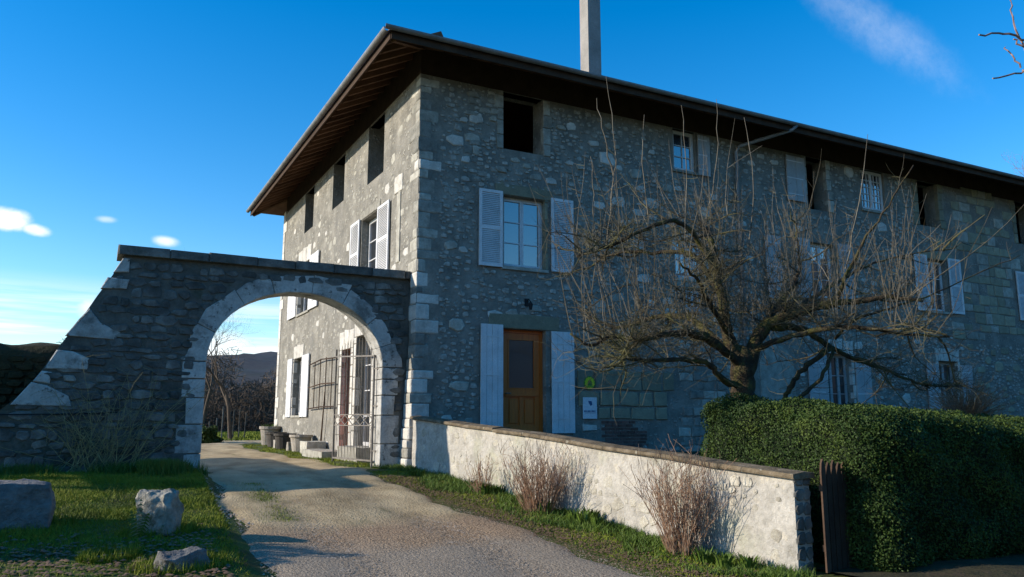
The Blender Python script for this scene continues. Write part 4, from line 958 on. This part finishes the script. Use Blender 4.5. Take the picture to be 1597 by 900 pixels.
LIMBS = dict(
 leader=([(2.98, -6.6, 2.3), (2.8, -6.5, 2.85), (2.75, -6.47, 3.36), (2.59, -6.5, 3.86), (2.56, -6.48, 4.33), (2.44, -6.31, 4.78)], .12, .03),
 a=([(2.67, -6.43, 3.9), (2.18, -6.51, 4.44), (1.75, -6.51, 4.65), (1.12, -6.51, 4.42), (.57, -6.45, 4.13), (.09, -6.31, 3.96)], .055, .015),
 b=([(2.75, -6.47, 3.5), (2.67, -5.86, 4.32), (2.35, -5.24, 4.44), (2.0, -4.6, 4.52), (1.7, -4.11, 4.29)], .05, .015),
 c=([(2.97, -6.58, 2.4), (2.32, -6.7, 2.76), (1.82, -6.77, 2.87), (1.29, -6.83, 2.84), (.83, -6.82, 2.73), (.37, -6.69, 2.76), (.02, -6.73, 2.61), (-.25, -6.65, 2.78)], .085, .014),
 d=([(2.95, -6.56, 2.45), (2.76, -5.69, 3.24), (2.51, -4.99, 3.36), (2.09, -4.43, 3.23), (1.65, -3.86, 3.62)], .07, .015),
 e=([(2.97, -6.58, 2.08), (2.45, -6.65, 2.23), (2.15, -6.72, 2.43), (1.57, -6.75, 2.47), (.97, -6.78, 2.43), (.65, -6.83, 2.45), (.25, -6.85, 2.33)], .06, .014),
 f=([(2.99, -6.6, 2.3), (3.23, -6.72, 2.95), (3.51, -6.87, 3.18), (3.85, -7.28, 3.33), (4.22, -7.7, 3.4), (4.57, -8.11, 3.44), (4.9, -8.4, 3.36)], .13, .018),
 g_=([(3.23, -6.72, 2.9), (3.86, -6.49, 3.43), (4.4, -6.43, 3.91), (4.63, -6.33, 4.4), (4.69, -6.25, 5.0)], .06, .015),
 h=([(3.42, -6.82, 3.05), (4.1, -6.84, 3.04), (4.66, -6.91, 2.74), (5.2, -7.08, 2.54), (5.74, -7.37, 2.28), (6.19, -7.49, 2.12)], .065, .014),
 i=([(4.58, -6.98, 2.76), (4.11, -6.85, 2.47), (3.87, -6.72, 2.16), (3.74, -6.66, 1.9)], .045, .04),
 j=([(4.57, -6.98, 2.7), (4.12, -7.08, 2.25), (3.67, -6.96, 1.9)], .03, .03),
 k=([(4.04, -7.49, 3.38), (4.07, -7.73, 3.79), (4.15, -8.0, 4.25), (4.45, -8.27, 4.82), (4.74, -8.54, 5.42)], .035, .008),
 l=([(4.6, -7.0, 2.9), (4.8, -7.21, 3.19), (5.54, -7.38, 3.43), (6.22, -7.62, 3.66), (7.11, -7.86, 4.03), (7.82, -8.24, 4.38)], .03, .006),
 m=([(3.51, -6.87, 3.15), (5.04, -6.55, 3.84), (6.06, -6.41, 4.29), (7.06, -6.48, 4.61), (8.0, -6.75, 4.78)], .045, .008),
 n=([(3.1, -6.7, 2.7), (3.18, -7.6, 2.86), (3.35, -8.37, 2.89), (3.72, -8.79, 2.78), (4.34, -9.12, 2.73)], .055, .012),
 o=([(2.85, -6.52, 2.8), (2.02, -6.99, 3.25), (1.45, -7.37, 3.53), (.96, -7.56, 3.73)], .05, .014),
 p=([(3.9, -6.5, 3.45), (4.6, -5.7, 3.6), (5.4, -5.2, 3.7), (6.2, -4.9, 3.5)], .04, .01),
)
mb = MB(); mb.tube(smooth([(3.03, -6.62, .0), (3.0, -6.6, .8), (2.99, -6.6, 1.5), (2.96, -6.58, 1.95), (2.97, -6.58, 2.34), (2.99, -6.6, 2.75)], 5), [.3, .28, .26, .245, .235, .23, .225, .21, .19, .185, .185, .185, .185, .185, .185, .185, .18, .18, .18, .18, .19, .19, .18, .16, .14, .1], 14)
trunk = mb.build('trunk', M['bark'], T, recalc=False, smooth=True)
paths = []
for nm, (pts, r0, r1) in LIMBS.items():
    p = smooth(pts, 5); paths.append((nm, p)); mb = MB(); rad = [r0 + (r1 - r0) * (i / (len(p) - 1)) ** .8 for i in range(len(p))]; rad = [q * random.uniform(.88, 1.14) for q in rad]
    mb.tube(p, rad, 9); mb.build('limb', M['bark'], T, recalc=False, smooth=True)
mb = MB(); sh = MB(); spurs = MB(); rn = random.Random(5)
# secondary branches
second = []
for nm, p in paths:
    if nm in 'ijkl': continue
    if nm == 'c': p = p[:int(len(p) * .8)]
    for q in range(int(len(p) * .6)):
        i = rn.randrange(max(1, len(p) // 5), len(p)); b = p[i]; t = (p[min(i + 1, len(p) - 1)] - p[i - 1]).normalized()
        d = t * rn.uniform(-.1, .8) + Vector((rn.uniform(-1, 1), rn.uniform(-1, 1), rn.uniform(-.5, .45))); L = rn.uniform(.35, 1.15); w = wob(b, d, L, 6, .2, .03, rn)
        mb.tube(w, radii(rn.uniform(.01, .02), .005, 7), 5); second.append(w)
allp = [p for _, p in paths] + second
# fine tangled twigs
tw = []
for k in range(5400):
    p = allp[rn.randrange(len(allp))]; b = p[rn.randrange(1, len(p))]
    if b.x < .3 and rn.random() < .45: continue
    if b.z < 2.0 or (b.z > 4.5 and b.x > 4.0) or b.x > 6.6: continue
    w = wob(b, (rn.gauss(0, 1), rn.gauss(0, 1), rn.gauss(.15, .6)), rn.uniform(.15, .7), 4, .26, .08, rn); mb.tube(w, radii(rn.uniform(.0026, .005), .0014, 5), 3, False)
    if rn.random() < .35: tw.append(w)
for w0 in tw:
    b = w0[rn.randrange(2, 5)]; w = wob(b, (rn.gauss(0, 1), rn.gauss(0, 1), rn.gauss(.2, .6)), rn.uniform(.08, .3), 3, .3, .05, rn); mb.tube(w, radii(.003, .0015, 4), 3, False)
o = mb.build('twigs', M['twig'], T, recalc=False); o['kind'] = 'stuff'
# upright water shoots
CX, CY = 3.1, -6.6
for k in range(470):
    p = allp[rn.randrange(len(allp))] if rn.random() < .72 else paths[rn.choice([0, 1, 2, 6, 7, 12, 10])][1]; b = p[rn.randrange(1, len(p))]
    if b.z < 2.5 or (b.x < .3 and rn.random() < .4): continue
    r = math.hypot(b.x - CX, (b.y - CY)); top = 6.1 - .12 * r * r + rn.gauss(0, .45); L = min(2.1, max(.35, top - b.z)) * rn.uniform(.45, 1.0)
    d = Vector((rn.gauss((b.x - CX) * .13, .3), rn.gauss((b.y - CY) * .1, .3), 1)); w = wob(b, d, L, 6, .08, .09, rn); sh.tube(w, radii(.0035 + .0032 * L, .0022, 7), 4, False)
    for q_ in range(rn.randrange(1, 5)): spurs.tube(wob(w[rn.randrange(1, 6)], (rn.gauss(0, 1), rn.gauss(0, 1), rn.uniform(.1, 1.2)), rn.uniform(.06, .4), 3, .2, .08, rn), radii(.0035, .0016, 4), 3, False)
    if rn.random() < .45: sh.tube(wob(w[3], (rn.gauss(0, .6), rn.gauss(0, .6), 1), L * .4, 3, .08, .05, rn), radii(.006, .0025, 4), 3, False)
for pts in ([(.65, -6.27, 4.2), (.76, -6.32, 5.2), (.8, -6.32, 5.74), (.69, -6.29, 6.9)], [(.78, -6.3, 5.3), (.62, -6.3, 5.9), (.5, -6.3, 6.5)], [(.3, -6.4, 4.05), (.35, -6.4, 4.9), (.3, -6.4, 5.5)], [(4.1, -7.7, 3.9), (4.4, -7.8, 5.0), (4.6, -7.9, 6.1)], [(2.0, -6.5, 4.5), (2.05, -6.5, 5.6), (2.0, -6.5, 6.6)], [(2.5, -6.4, 4.7), (2.7, -6.5, 5.8), (2.75, -6.5, 6.85)], [(3.3, -6.5, 4.4), (3.5, -6.5, 5.6), (3.45, -6.4, 6.7)], [(1.3, -6.5, 4.4), (1.2, -6.5, 5.5), (1.25, -6.5, 6.3)]):
    p = smooth(pts, 4); sh.tube(p, radii(.012, .004, len(p)), 5, False)
o = spurs.build('spurs', M['twig'], T, recalc=False); o['kind'] = 'stuff'
o = sh.build('upright_shoots', M['shoot'], T, recalc=False); o['kind'] = 'stuff'

# generic bare tree
def bare_tree(name, loc, H, r0, seed, label, group=None, mk='bgtwig', depth=5, spread=.55, twigs=1.0, cat='tree', lean=(0, 0)):
    rn = random.Random(seed); e = empty(name, loc, label, cat, group); tk = MB(); br = MB()
    def grow(p, d, L, r, lv):
        n = 4; w = wob(p, d, L, n, .09 + .03 * lv, .03, rn); k = 8 if lv == 0 else (5 if lv < 3 else 3)
        (tk if lv == 0 else br).tube(w, radii(r, r * .62, n + 1), k, lv < 2)
        if lv >= depth: return
        m = rn.choice((2, 3, 3)) if lv < depth - 1 else rn.choice((3, 4))
        for i in range(m):
            f = rn.uniform(.45, 1) if i else 1; q = w[min(n, int(f * n + .5))]; a = rn.uniform(0, 6.28); s = spread * rn.uniform(.6, 1.3)
            t = (w[-1] - w[-2]).normalized(); x = t.orthogonal().normalized(); y = t.cross(x); nd = t + (x * math.cos(a) + y * math.sin(a)) * s + Vector((0, 0, .12))
            grow(q, nd, L * rn.uniform(.62, .85), r * rn.uniform(.45, .62), lv + 1)
    grow(Vector(loc) - Vector((0, 0, .2)), (lean[0], lean[1], 1), H * .3, r0, 0)
    tk.build('trunk', M[mk], e, recalc=False); o = br.build('branches', M[mk], e, recalc=False); o['kind'] = 'stuff'; return e
def copy_tree(src, loc, rz, s, label, group):
    e = src.copy(); COL.objects.link(e); e.location = loc; e.rotation_euler.z = rz; e.scale = (s, s, s); e['label'] = label; e['group'] = group
    for c in src.children: d = c.copy(); COL.objects.link(d); d.parent = e
    return e
GRP = 'bare winter trees beyond the gateway'
t1 = bare_tree('bare_tree', (-.35, 22, .68), 7.6, .10, 11, 'dark-trunked bare tree standing on the lawn in the middle of the archway view', GRP, depth=7)
t2 = bare_tree('bare_tree', (-1.2, 27, .68), 9.0, .11, 23, 'tall bare tree against the bright sky by the left pier of the arch', GRP, depth=7, spread=.6)
copy_tree(t2, (1.6, 38, .7), 2.0, .8, 'bare tree partly hidden by the far corner of the house', GRP)
copy_tree(t1, (.9, 36, .7), 1.1, 1.0, 'bare tree right behind the dark-trunked one', GRP)
copy_tree(t1, (1.4, 29, .7), 3.9, .8, 'smaller bare tree between the dark-trunked one and the house corner', GRP)
copy_tree(t2, (-1.6, 33, .7), .7, .62, 'bare tree mostly hidden by the left pier of the arch', GRP)
for k, (x, y, s, rz) in enumerate(((.6, 50, .8, 3), (1.8, 56, 1.0, 5.1), (3.2, 54, 1.0, .3), (6.5, 60, 1.2, 1.7), (-.6, 60, .75, 4.2), (3, 47, .85, 2.6))):
    copy_tree(t1 if k % 2 else t2, (x, y, .6), rz, s, ('bare tree in the thicket, ' + ('just right of the left pier of the arch', 'straight behind the dark-trunked tree', 'touching the house corner', 'farthest right and hidden by the house', 'leftmost, behind the left pier of the arch', 'nearest, half behind the house corner')[k]), GRP)
th_ = None
# dark bush, stakes
def leafy_bush(name, c, r, h, n, label, leaf=.05, mk='hedge', cat='bush', group=None):
    e = empty(name, c, label, cat, group); P = rng.normal(size=(n, 3)); P /= np.linalg.norm(P, axis=1, keepdims=True); P[:, 2] = np.abs(P[:, 2]); rad = rng.uniform(.55, 1.0, n) ** .5
    rad = rad * (1 + .18 * np.sin(P[:, 0] * 7 + 1) * np.sin(P[:, 1] * 6) + .12 * np.sin(P[:, 2] * 11)); C = np.array(c) + P * rad[:, None] * np.array([r, r, h])
    t = rng.normal(size=(n, 3)); t /= np.linalg.norm(t, axis=1, keepdims=True); a = np.cross(t, rng.normal(size=(n, 3))); a /= np.linalg.norm(a, axis=1, keepdims=True); b = np.cross(t, a); s = (leaf * rng.uniform(.6, 1.3, n))[:, None]
    V = np.stack([C - a * s, C - b * s * .5, C + a * s, C + b * s * .5], 1).reshape(-1, 3); np_mesh('leaves', V, np.arange(n * 4).reshape(-1, 4), M[mk], e, kind='stuff')
    mb = MB()
    for i in range(7): a_ = i * .9; mb.tube([Vector(c), Vector(c) + Vector((math.cos(a_) * r * .5, math.sin(a_) * r * .5, h * .7))], [.03, .008], 4)
    mb.build('stems', M['bark'], e, recalc=False)
leafy_bush('dark_bush', (-2.15, 17.5, .65), .7, .75, 6000, 'dark rounded bush at the foot of the left pier of the arch', .05)
leafy_bush('shade_shrub', (-8.9, -4.9, .2), .75, 2.1, 14000, 'unseen evergreen shrub added beyond the left stone block to cast shade', .045)  # shrub outside the view, added to throw shade over the lower-left ground
sk = empty('stake_fence', (-1.0, 24, .7), 'pale leaning wooden stakes on the lawn beside the house corner', 'fence')
for i in range(9):
    x = -1.5 + i * .27 + random.uniform(-.05, .05); mb = MB(); mb.bar((x, 24.5, .5), (x + random.uniform(-.12, .12), 24.5, 2.0 + random.uniform(-.5, .35)), .05); mb.build('stake', M['archstone'], sk)
# thicket / undergrowth at the hill foot (a mass nobody could count)
n = 60000; X = rng.uniform(-14, 16, n); Y = rng.uniform(50, 84, n); Z = .4 + rng.random(n) ** 1.3 * (5.0 + 1.5 * np.sin(X * .6) + .8 * np.sin(X * 2.1)); C = np.stack([X, Y, Z], 1)
t = rng.normal(size=(n, 3)) * np.array([.8, .8, 1]); t /= np.linalg.norm(t, axis=1, keepdims=True); s = rng.uniform(.2, .6, n)[:, None]; sd = np.cross(t, rng.normal(size=(n, 3))); sd = sd / np.linalg.norm(sd, axis=1, keepdims=True) * .02
np_mesh('thicket', np.stack([C - t * s - sd, C - t * s + sd, C + t * s + sd, C + t * s - sd], 1).reshape(-1, 3), np.arange(n * 4).reshape(-1, 4), M['bgtwig'], kind='stuff')
# tree seen over the roof on the far right and the twigs at the top right
bare_tree('bare_tree', (72, 27, 14), 17, .3, 31, 'reddish bare tree top showing above the roof at the right', None, 'redtwig', depth=6)
TR = empty('roadside_tree', (2.6, -12.3, -.1), 'bare tree whose pinkish twigs reach into the picture at the top right', 'tree')
mb = MB(); mb.tube(smooth([(2.7, -12.4, -.3), (2.72, -12.35, 1.6), (2.8, -12.2, 3.2), (2.9, -12.2, 4.6), (3.1, -12.3, 6.6)], 4), radii(.13, .03, 17), 9); mb.build('trunk', M['bark'], TR, recalc=False, smooth=True)
mb = MB()
for pts, r in (([(2.85, -12.2, 4.2), (2.4, -11.9, 5.2), (2.2, -11.77, 5.53)], .02), ([(2.2, -11.77, 5.53), (2.06, -11.69, 5.41), (1.77, -11.65, 5.43), (1.45, -11.6, 5.36)], .011), ([(2.4, -11.9, 5.2), (2.31, -11.82, 5.42), (2.05, -11.69, 5.32), (1.93, -11.66, 5.4)], .011),
               ([(2.4, -11.9, 5.2), (2.1, -11.7, 5.12), (1.98, -11.67, 5.06), (1.64, -11.58, 4.95)], .01), ([(2.31, -11.82, 5.42), (2.05, -11.7, 5.3), (1.98, -11.65, 5.6), (1.97, -11.65, 5.85)], .009), ([(1.98, -11.67, 5.1), (1.9, -11.64, 5.22), (1.88, -11.6, 5.33)], .007)):
    p = smooth(pts, 4); mb.tube(p, radii(r * 1.35, r * .8, len(p)), 5)
rn = random.Random(3)
for k in range(26):
    b = Vector((2.8 + .02 * k / 3, -12.2, 2.8 + k * .14)); w = wob(b, (rn.uniform(.2, 1), rn.uniform(-1, .2), .8), rn.uniform(.7, 1.4), 6, .12, .04, rn); mb.tube(w, radii(.02, .005, 7), 4)
mb.build('branches', M['redtwig'], TR, recalc=False)

# dry shrubs in front of the low wall
def dry_shrub(c, r, h, n, seed, label):
    rn = random.Random(seed); z = float(g(c[0], c[1])) - .02; e = empty('dry_shrub', (c[0], c[1], z), label, 'shrub', 'dry leafless shrubs along the low wall'); mb = MB(); fine = MB()
    for i in range(n):
        a = rn.uniform(0, 6.28); q = rn.random() ** .6; b = Vector((c[0] + math.cos(a) * q * r * .35, c[1] + math.sin(a) * q * r * .35, z)); d = Vector((math.cos(a) * q * r / h * .75, math.sin(a) * q * r / h * .75, 1)); L = h * rn.uniform(.55, 1.08)
        w = wob(b, d, L, 5, .11, .01, rn); mb.tube(w, radii(rn.uniform(.004, .007), .0022, 6), 4, False)
        for k in range(3): fine.tube(wob(w[rn.randrange(2, 6)], (rn.gauss(0, .5), rn.gauss(0, .5), 1), L * rn.uniform(.12, .3), 3, .15, 0, rn), [.003, .0028, .0025, .0035], 3, False)
    o = mb.build('stems', M['dry'], e, recalc=False); o['kind'] = 'stuff'; o = fine.build('twigs', M['dry'], e, recalc=False); o['kind'] = 'stuff'
dry_shrub((.08, -5.15), .62, .95, 190, 1, 'widest dry tan shrub against the middle of the low wall')
dry_shrub((.42, -8.05), .5, 1.12, 170, 2, 'tall narrow dry shrub near the low end of the wall')
dry_shrub((-.1, -3.55), .32, .6, 45, 3, 'small sparse dry shrub at the shadow edge on the low wall')
# climber on the gateway wall
cl_ = empty('climbing_shrub', (-5.7, .2, .6), 'straggly pale-stemmed leafless climber spread over the gateway wall left of the arch', 'climber'); mb = MB(); rn = random.Random(8)
for i in range(75):
    b = Vector((-5.75 + rn.gauss(0, .25), .18 + rn.uniform(-.08, .08), .65)); w = wob(b, (rn.gauss(0, .55), rn.uniform(-.1, .12), 1), rn.uniform(.8, 2.1), 8, .13, .0, rn)
    for p in w: p.y = min(max(p.y, -.1), .31)
    mb.tube(w, radii(rn.uniform(.004, .009), .002, 9), 4, False)
    for k in range(4):
        q = wob(w[rn.randrange(3, 9)], (rn.gauss(0, 1), rn.uniform(-.3, 0), rn.gauss(.1, .6)), rn.uniform(.15, .5), 4, .2, 0, rn); mb.tube(q, radii(.003, .0015, 5), 3, False)
o = mb.build('stems', M['straw'], cl_, recalc=False); o['kind'] = 'stuff'
# leafless bush in front of the far arched window
dz_ = empty('dry_bush', (15.3, -2.2, .6), 'rounded brown leafless bush in front of the arched window at the right', 'bush'); mb = MB()
for i in range(420):
    a = rn.uniform(0, 6.28); el = rn.uniform(.0, 1.2); d = Vector((math.cos(a) * math.cos(el), math.sin(a) * math.cos(el), math.sin(el) + .15)); w = wob(Vector((15.3, -2.2, 1.5)) + d * .2, d, rn.uniform(.6, 1.35), 5, .16, 0, rn); mb.tube(w, radii(.012, .004, 6), 3, False)
mb.tube([(15.3, -2.2, .5), (15.3, -2.2, 1.8)], [.06, .05], 6); o = mb.build('branches', M['dry'], dz_, recalc=False); o['kind'] = 'stuff'

# ------------------------------------------------------------------ grass, weeds, gravel, dead leaves
def blades(name, X, Y, H, W_, m, Z=None, lean=.5):
    n = len(X); Z = g(X, Y) - .005 if Z is None else Z; a = rng.uniform(0, 6.28, n); ux, uy = np.cos(a) * W_, np.sin(a) * W_; la = rng.uniform(0, 6.28, n); l = H * lean * rng.random(n); dx, dy = np.cos(la) * l, np.sin(la) * l
    V = np.stack([np.stack([X - ux, Y - uy, Z], 1), np.stack([X + ux, Y + uy, Z], 1), np.stack([X + dx, Y + dy, Z + H], 1)], 1).reshape(-1, 3); return np_mesh(name, V, np.arange(n * 3).reshape(-1, 3), m, kind='stuff')
def keep(X, Y, f): k = f(X, Y); return X[k], Y[k]
n = 300000; X = rng.uniform(-11, -3.9, n); Y = -9 + 9.35 * rng.random(n) ** .9; X, Y = keep(X, Y, lambda x, y: (x < rl(y) - .03 - .1 * rng.random(len(x))) & (rng.random(len(x)) < np.clip(.75 + .5 * np.sin(x * 2.1) * np.sin(y * 2.7) - np.clip((-5.6 - y), 0, 1) * .45, .12, 1)))
blades('lawn_grass', X, Y, .018 + .032 * rng.random(len(X)) * (1 + .8 * np.sin(X * 3) * np.sin(Y * 4)) * (1 + 1.5 * (rng.random(len(X)) > .97)), .005, M['grass'], lean=1.3)
def wx(y): return -.05 + (-y - .1) * .1144
n = 60000; Y = rng.uniform(-9.6, 1.2, n); tt = rng.random(n) ** 1.4; X = np.minimum(wx(Y), 1.0) - .02 - tt * (.2 + .75 * np.clip((-Y) / 3, .3, 1) * np.clip(.75 + .45 * np.sin(Y * 2.2 + 1), .25, 1)) * 1.2; k = (X < wx(Y)) & (rng.random(n) < np.clip(.42 + .5 * np.sin(Y * 5.1 + 2 * np.sin(X * 5)) * np.sin(X * 7 + Y) + .3 * np.sin(Y * 1.7), .03, 1)); X, Y = X[k], Y[k]
k = (Y < .3) | (X > -.5); blades('verge_grass', X, Y, .025 + .11 * rng.random(len(X)) ** 2.2, .0075, M['weed'], lean=1.6)
n = 16000; Y = -9.6 + 9.2 * rng.random(n); X = wx(Y) - .1 - rng.random(n) * 1.25; k = X > rr_(Y) - .1; blades('verge_moss', X[k], Y[k], .015 + .03 * rng.random(k.sum()), .009, M['grass'], lean=1.5)
for cx_, cy_, r_ in ((-7.2, -4.65, .95), (-5.22, -5.5, .38), (-5.12, -7.1, .4), (-7.6, -6.0, .3), (-5.75, -6.55, .25)):
    n = 1600; a_ = rng.uniform(0, 6.28, n); q_ = r_ * rng.uniform(.75, 1.2, n); blades('rock_foot_grass', cx_ + np.cos(a_) * q_, cy_ + np.sin(a_) * q_ * .6, .04 + .1 * rng.random(n) ** 2, .005, M['grass'], lean=.9)
rc = random.Random(12)
for i in range(16):
    y_ = rc.uniform(-9.0, -1.2); x_ = float(min(-.05 + (-y_ - .1) * .1144, 1)) - rc.uniform(.15, .6); e_ = tuft((x_, y_, float(g(x_, y_))), 46, .1, rc.uniform(.12, .26), M['weed'], 'leafy_clump', None, rc.uniform(.008, .016)); tag(e_, kind='stuff')
n = 9000; X = rng.uniform(-5.2, -4.1, n); Y = -.3 + rng.normal(0, .22, n); k = (Y < .36) & (rng.random(n) < .5 + .5 * np.sin(X * 5 + 1)); blades('pier_weeds', X[k], Y[k], .08 + .2 * rng.random(k.sum()), .008, M['weed'], lean=.7)
n = 9000; X = rng.uniform(-9, -4.3, n); Y = .1 + rng.normal(0, .14, n); k = (Y < .36) & (rng.random(n) < .4 + .5 * np.sin(X * 4.3)); blades('wall_foot_weeds', X[k], Y[k], .06 + .17 * rng.random(k.sum()), .007, M['weed'], lean=.8)
n = 14000; Y = rng.uniform(1.0, 14, n); X = rng.uniform(-1.35, -.35, n); k = rng.random(n) < .35 + .45 * np.sin(Y * 1.9) * np.sin(X * 6); blades('path_grass', X[k], Y[k], .03 + .05 * rng.random(k.sum()), .007, M['grass'])
n = 30000; Y = rng.uniform(21, 45, n); X = rng.uniform(-9, 5, n); blades('far_lawn_grass', X, Y, .06 + .06 * rng.random(n), .03, M['grass'])
n = 5000; Y = rng.uniform(-5, -1.5, n); X = rl(Y) + rng.normal(.55, .14, n); k = rng.random(n) < .55 + .45 * np.sin(Y * 3.7); blades('drive_grass', X[k], Y[k], .015 + .03 * rng.random(k.sum()), .005, M['grass'], Z=g(X[k], Y[k]) + .012)
def chips(name, X, Y, S, m, dz=.012, flat=.5):
    n = len(X); Z = g(X, Y) + dz; r = lambda: rng.uniform(.6, 1.2, n)
    P = [np.stack([X + S * r(), Y + S * .2 * (r() - .9), Z], 1), np.stack([X - S * .3 * r(), Y + S * r(), Z], 1), np.stack([X - S * r(), Y - S * .6 * r(), Z], 1), np.stack([X + S * .2, Y - S * r(), Z], 1), np.stack([X, Y, Z + S * flat * r()], 1)]
    V = np.stack(P, 1).reshape(-1, 3); b = np.arange(n)[:, None, None] * 5; F = (b + np.array([[0, 1, 4], [1, 2, 4], [2, 3, 4], [3, 0, 4]])[None]).reshape(-1, 3); return np_mesh(name, V, F, m, kind='stuff')
n = 60000; Y = -11 + 12 * rng.random(n) ** 1.3; X = rl(Y) + (rr_(Y) - rl(Y)) * rng.random(n); k = rng.random(n) < np.clip(.25 + (-4.6 - Y) * .9, .22, 1); chips('gravel', X[k], Y[k], .005 + .009 * rng.random(k.sum()) ** 2, M['pebble'], .018)
n = 2600; Y = -9.3 + 8 * rng.random(n); X = wx(Y) - .25 - rng.random(n) ** .7 * 1.0; chips('fallen_leaves', X, Y, .007 + .014 * rng.random(n), M['litter'], .016, .35)
n = 2600; Y = rng.uniform(-8, -4.9, n); X = rng.uniform(-9, -4.7, n); k = rng.random(n) < np.clip((-5.2 - Y), .05, 1); chips('lawn_litter', X[k], Y[k], .015 + .025 * rng.random(k.sum()), M['litter'], .02, .4)
n = 5200; Y = -9.6 + 8.2 * rng.random(n); X = rr_(Y) + rng.normal(.16, .22, n); chips('edge_litter', X, Y, .006 + .013 * rng.random(n), M['litter'], .025, .4)
n = 500; Y = rng.uniform(-5.5, 0, n); X = rl(Y) + rng.uniform(-.1, .35, n); chips('edge_stones', X, Y, .012 + .02 * rng.random(n), M['pebble'], .01, .6)
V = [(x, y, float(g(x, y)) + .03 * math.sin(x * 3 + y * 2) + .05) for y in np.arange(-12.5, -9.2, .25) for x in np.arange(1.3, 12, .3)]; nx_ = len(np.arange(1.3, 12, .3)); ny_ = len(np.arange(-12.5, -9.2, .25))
np_mesh('hedge_shade_sheet', V, [(j * nx_ + i, j * nx_ + i + 1, (j + 1) * nx_ + i + 1, (j + 1) * nx_ + i) for j in range(ny_ - 1) for i in range(nx_ - 1)], M['moss'], kind='structure')  # near-black sheet, its colour stands in for shade on the ground before the hedge
SC.cycles.use_denoising = True
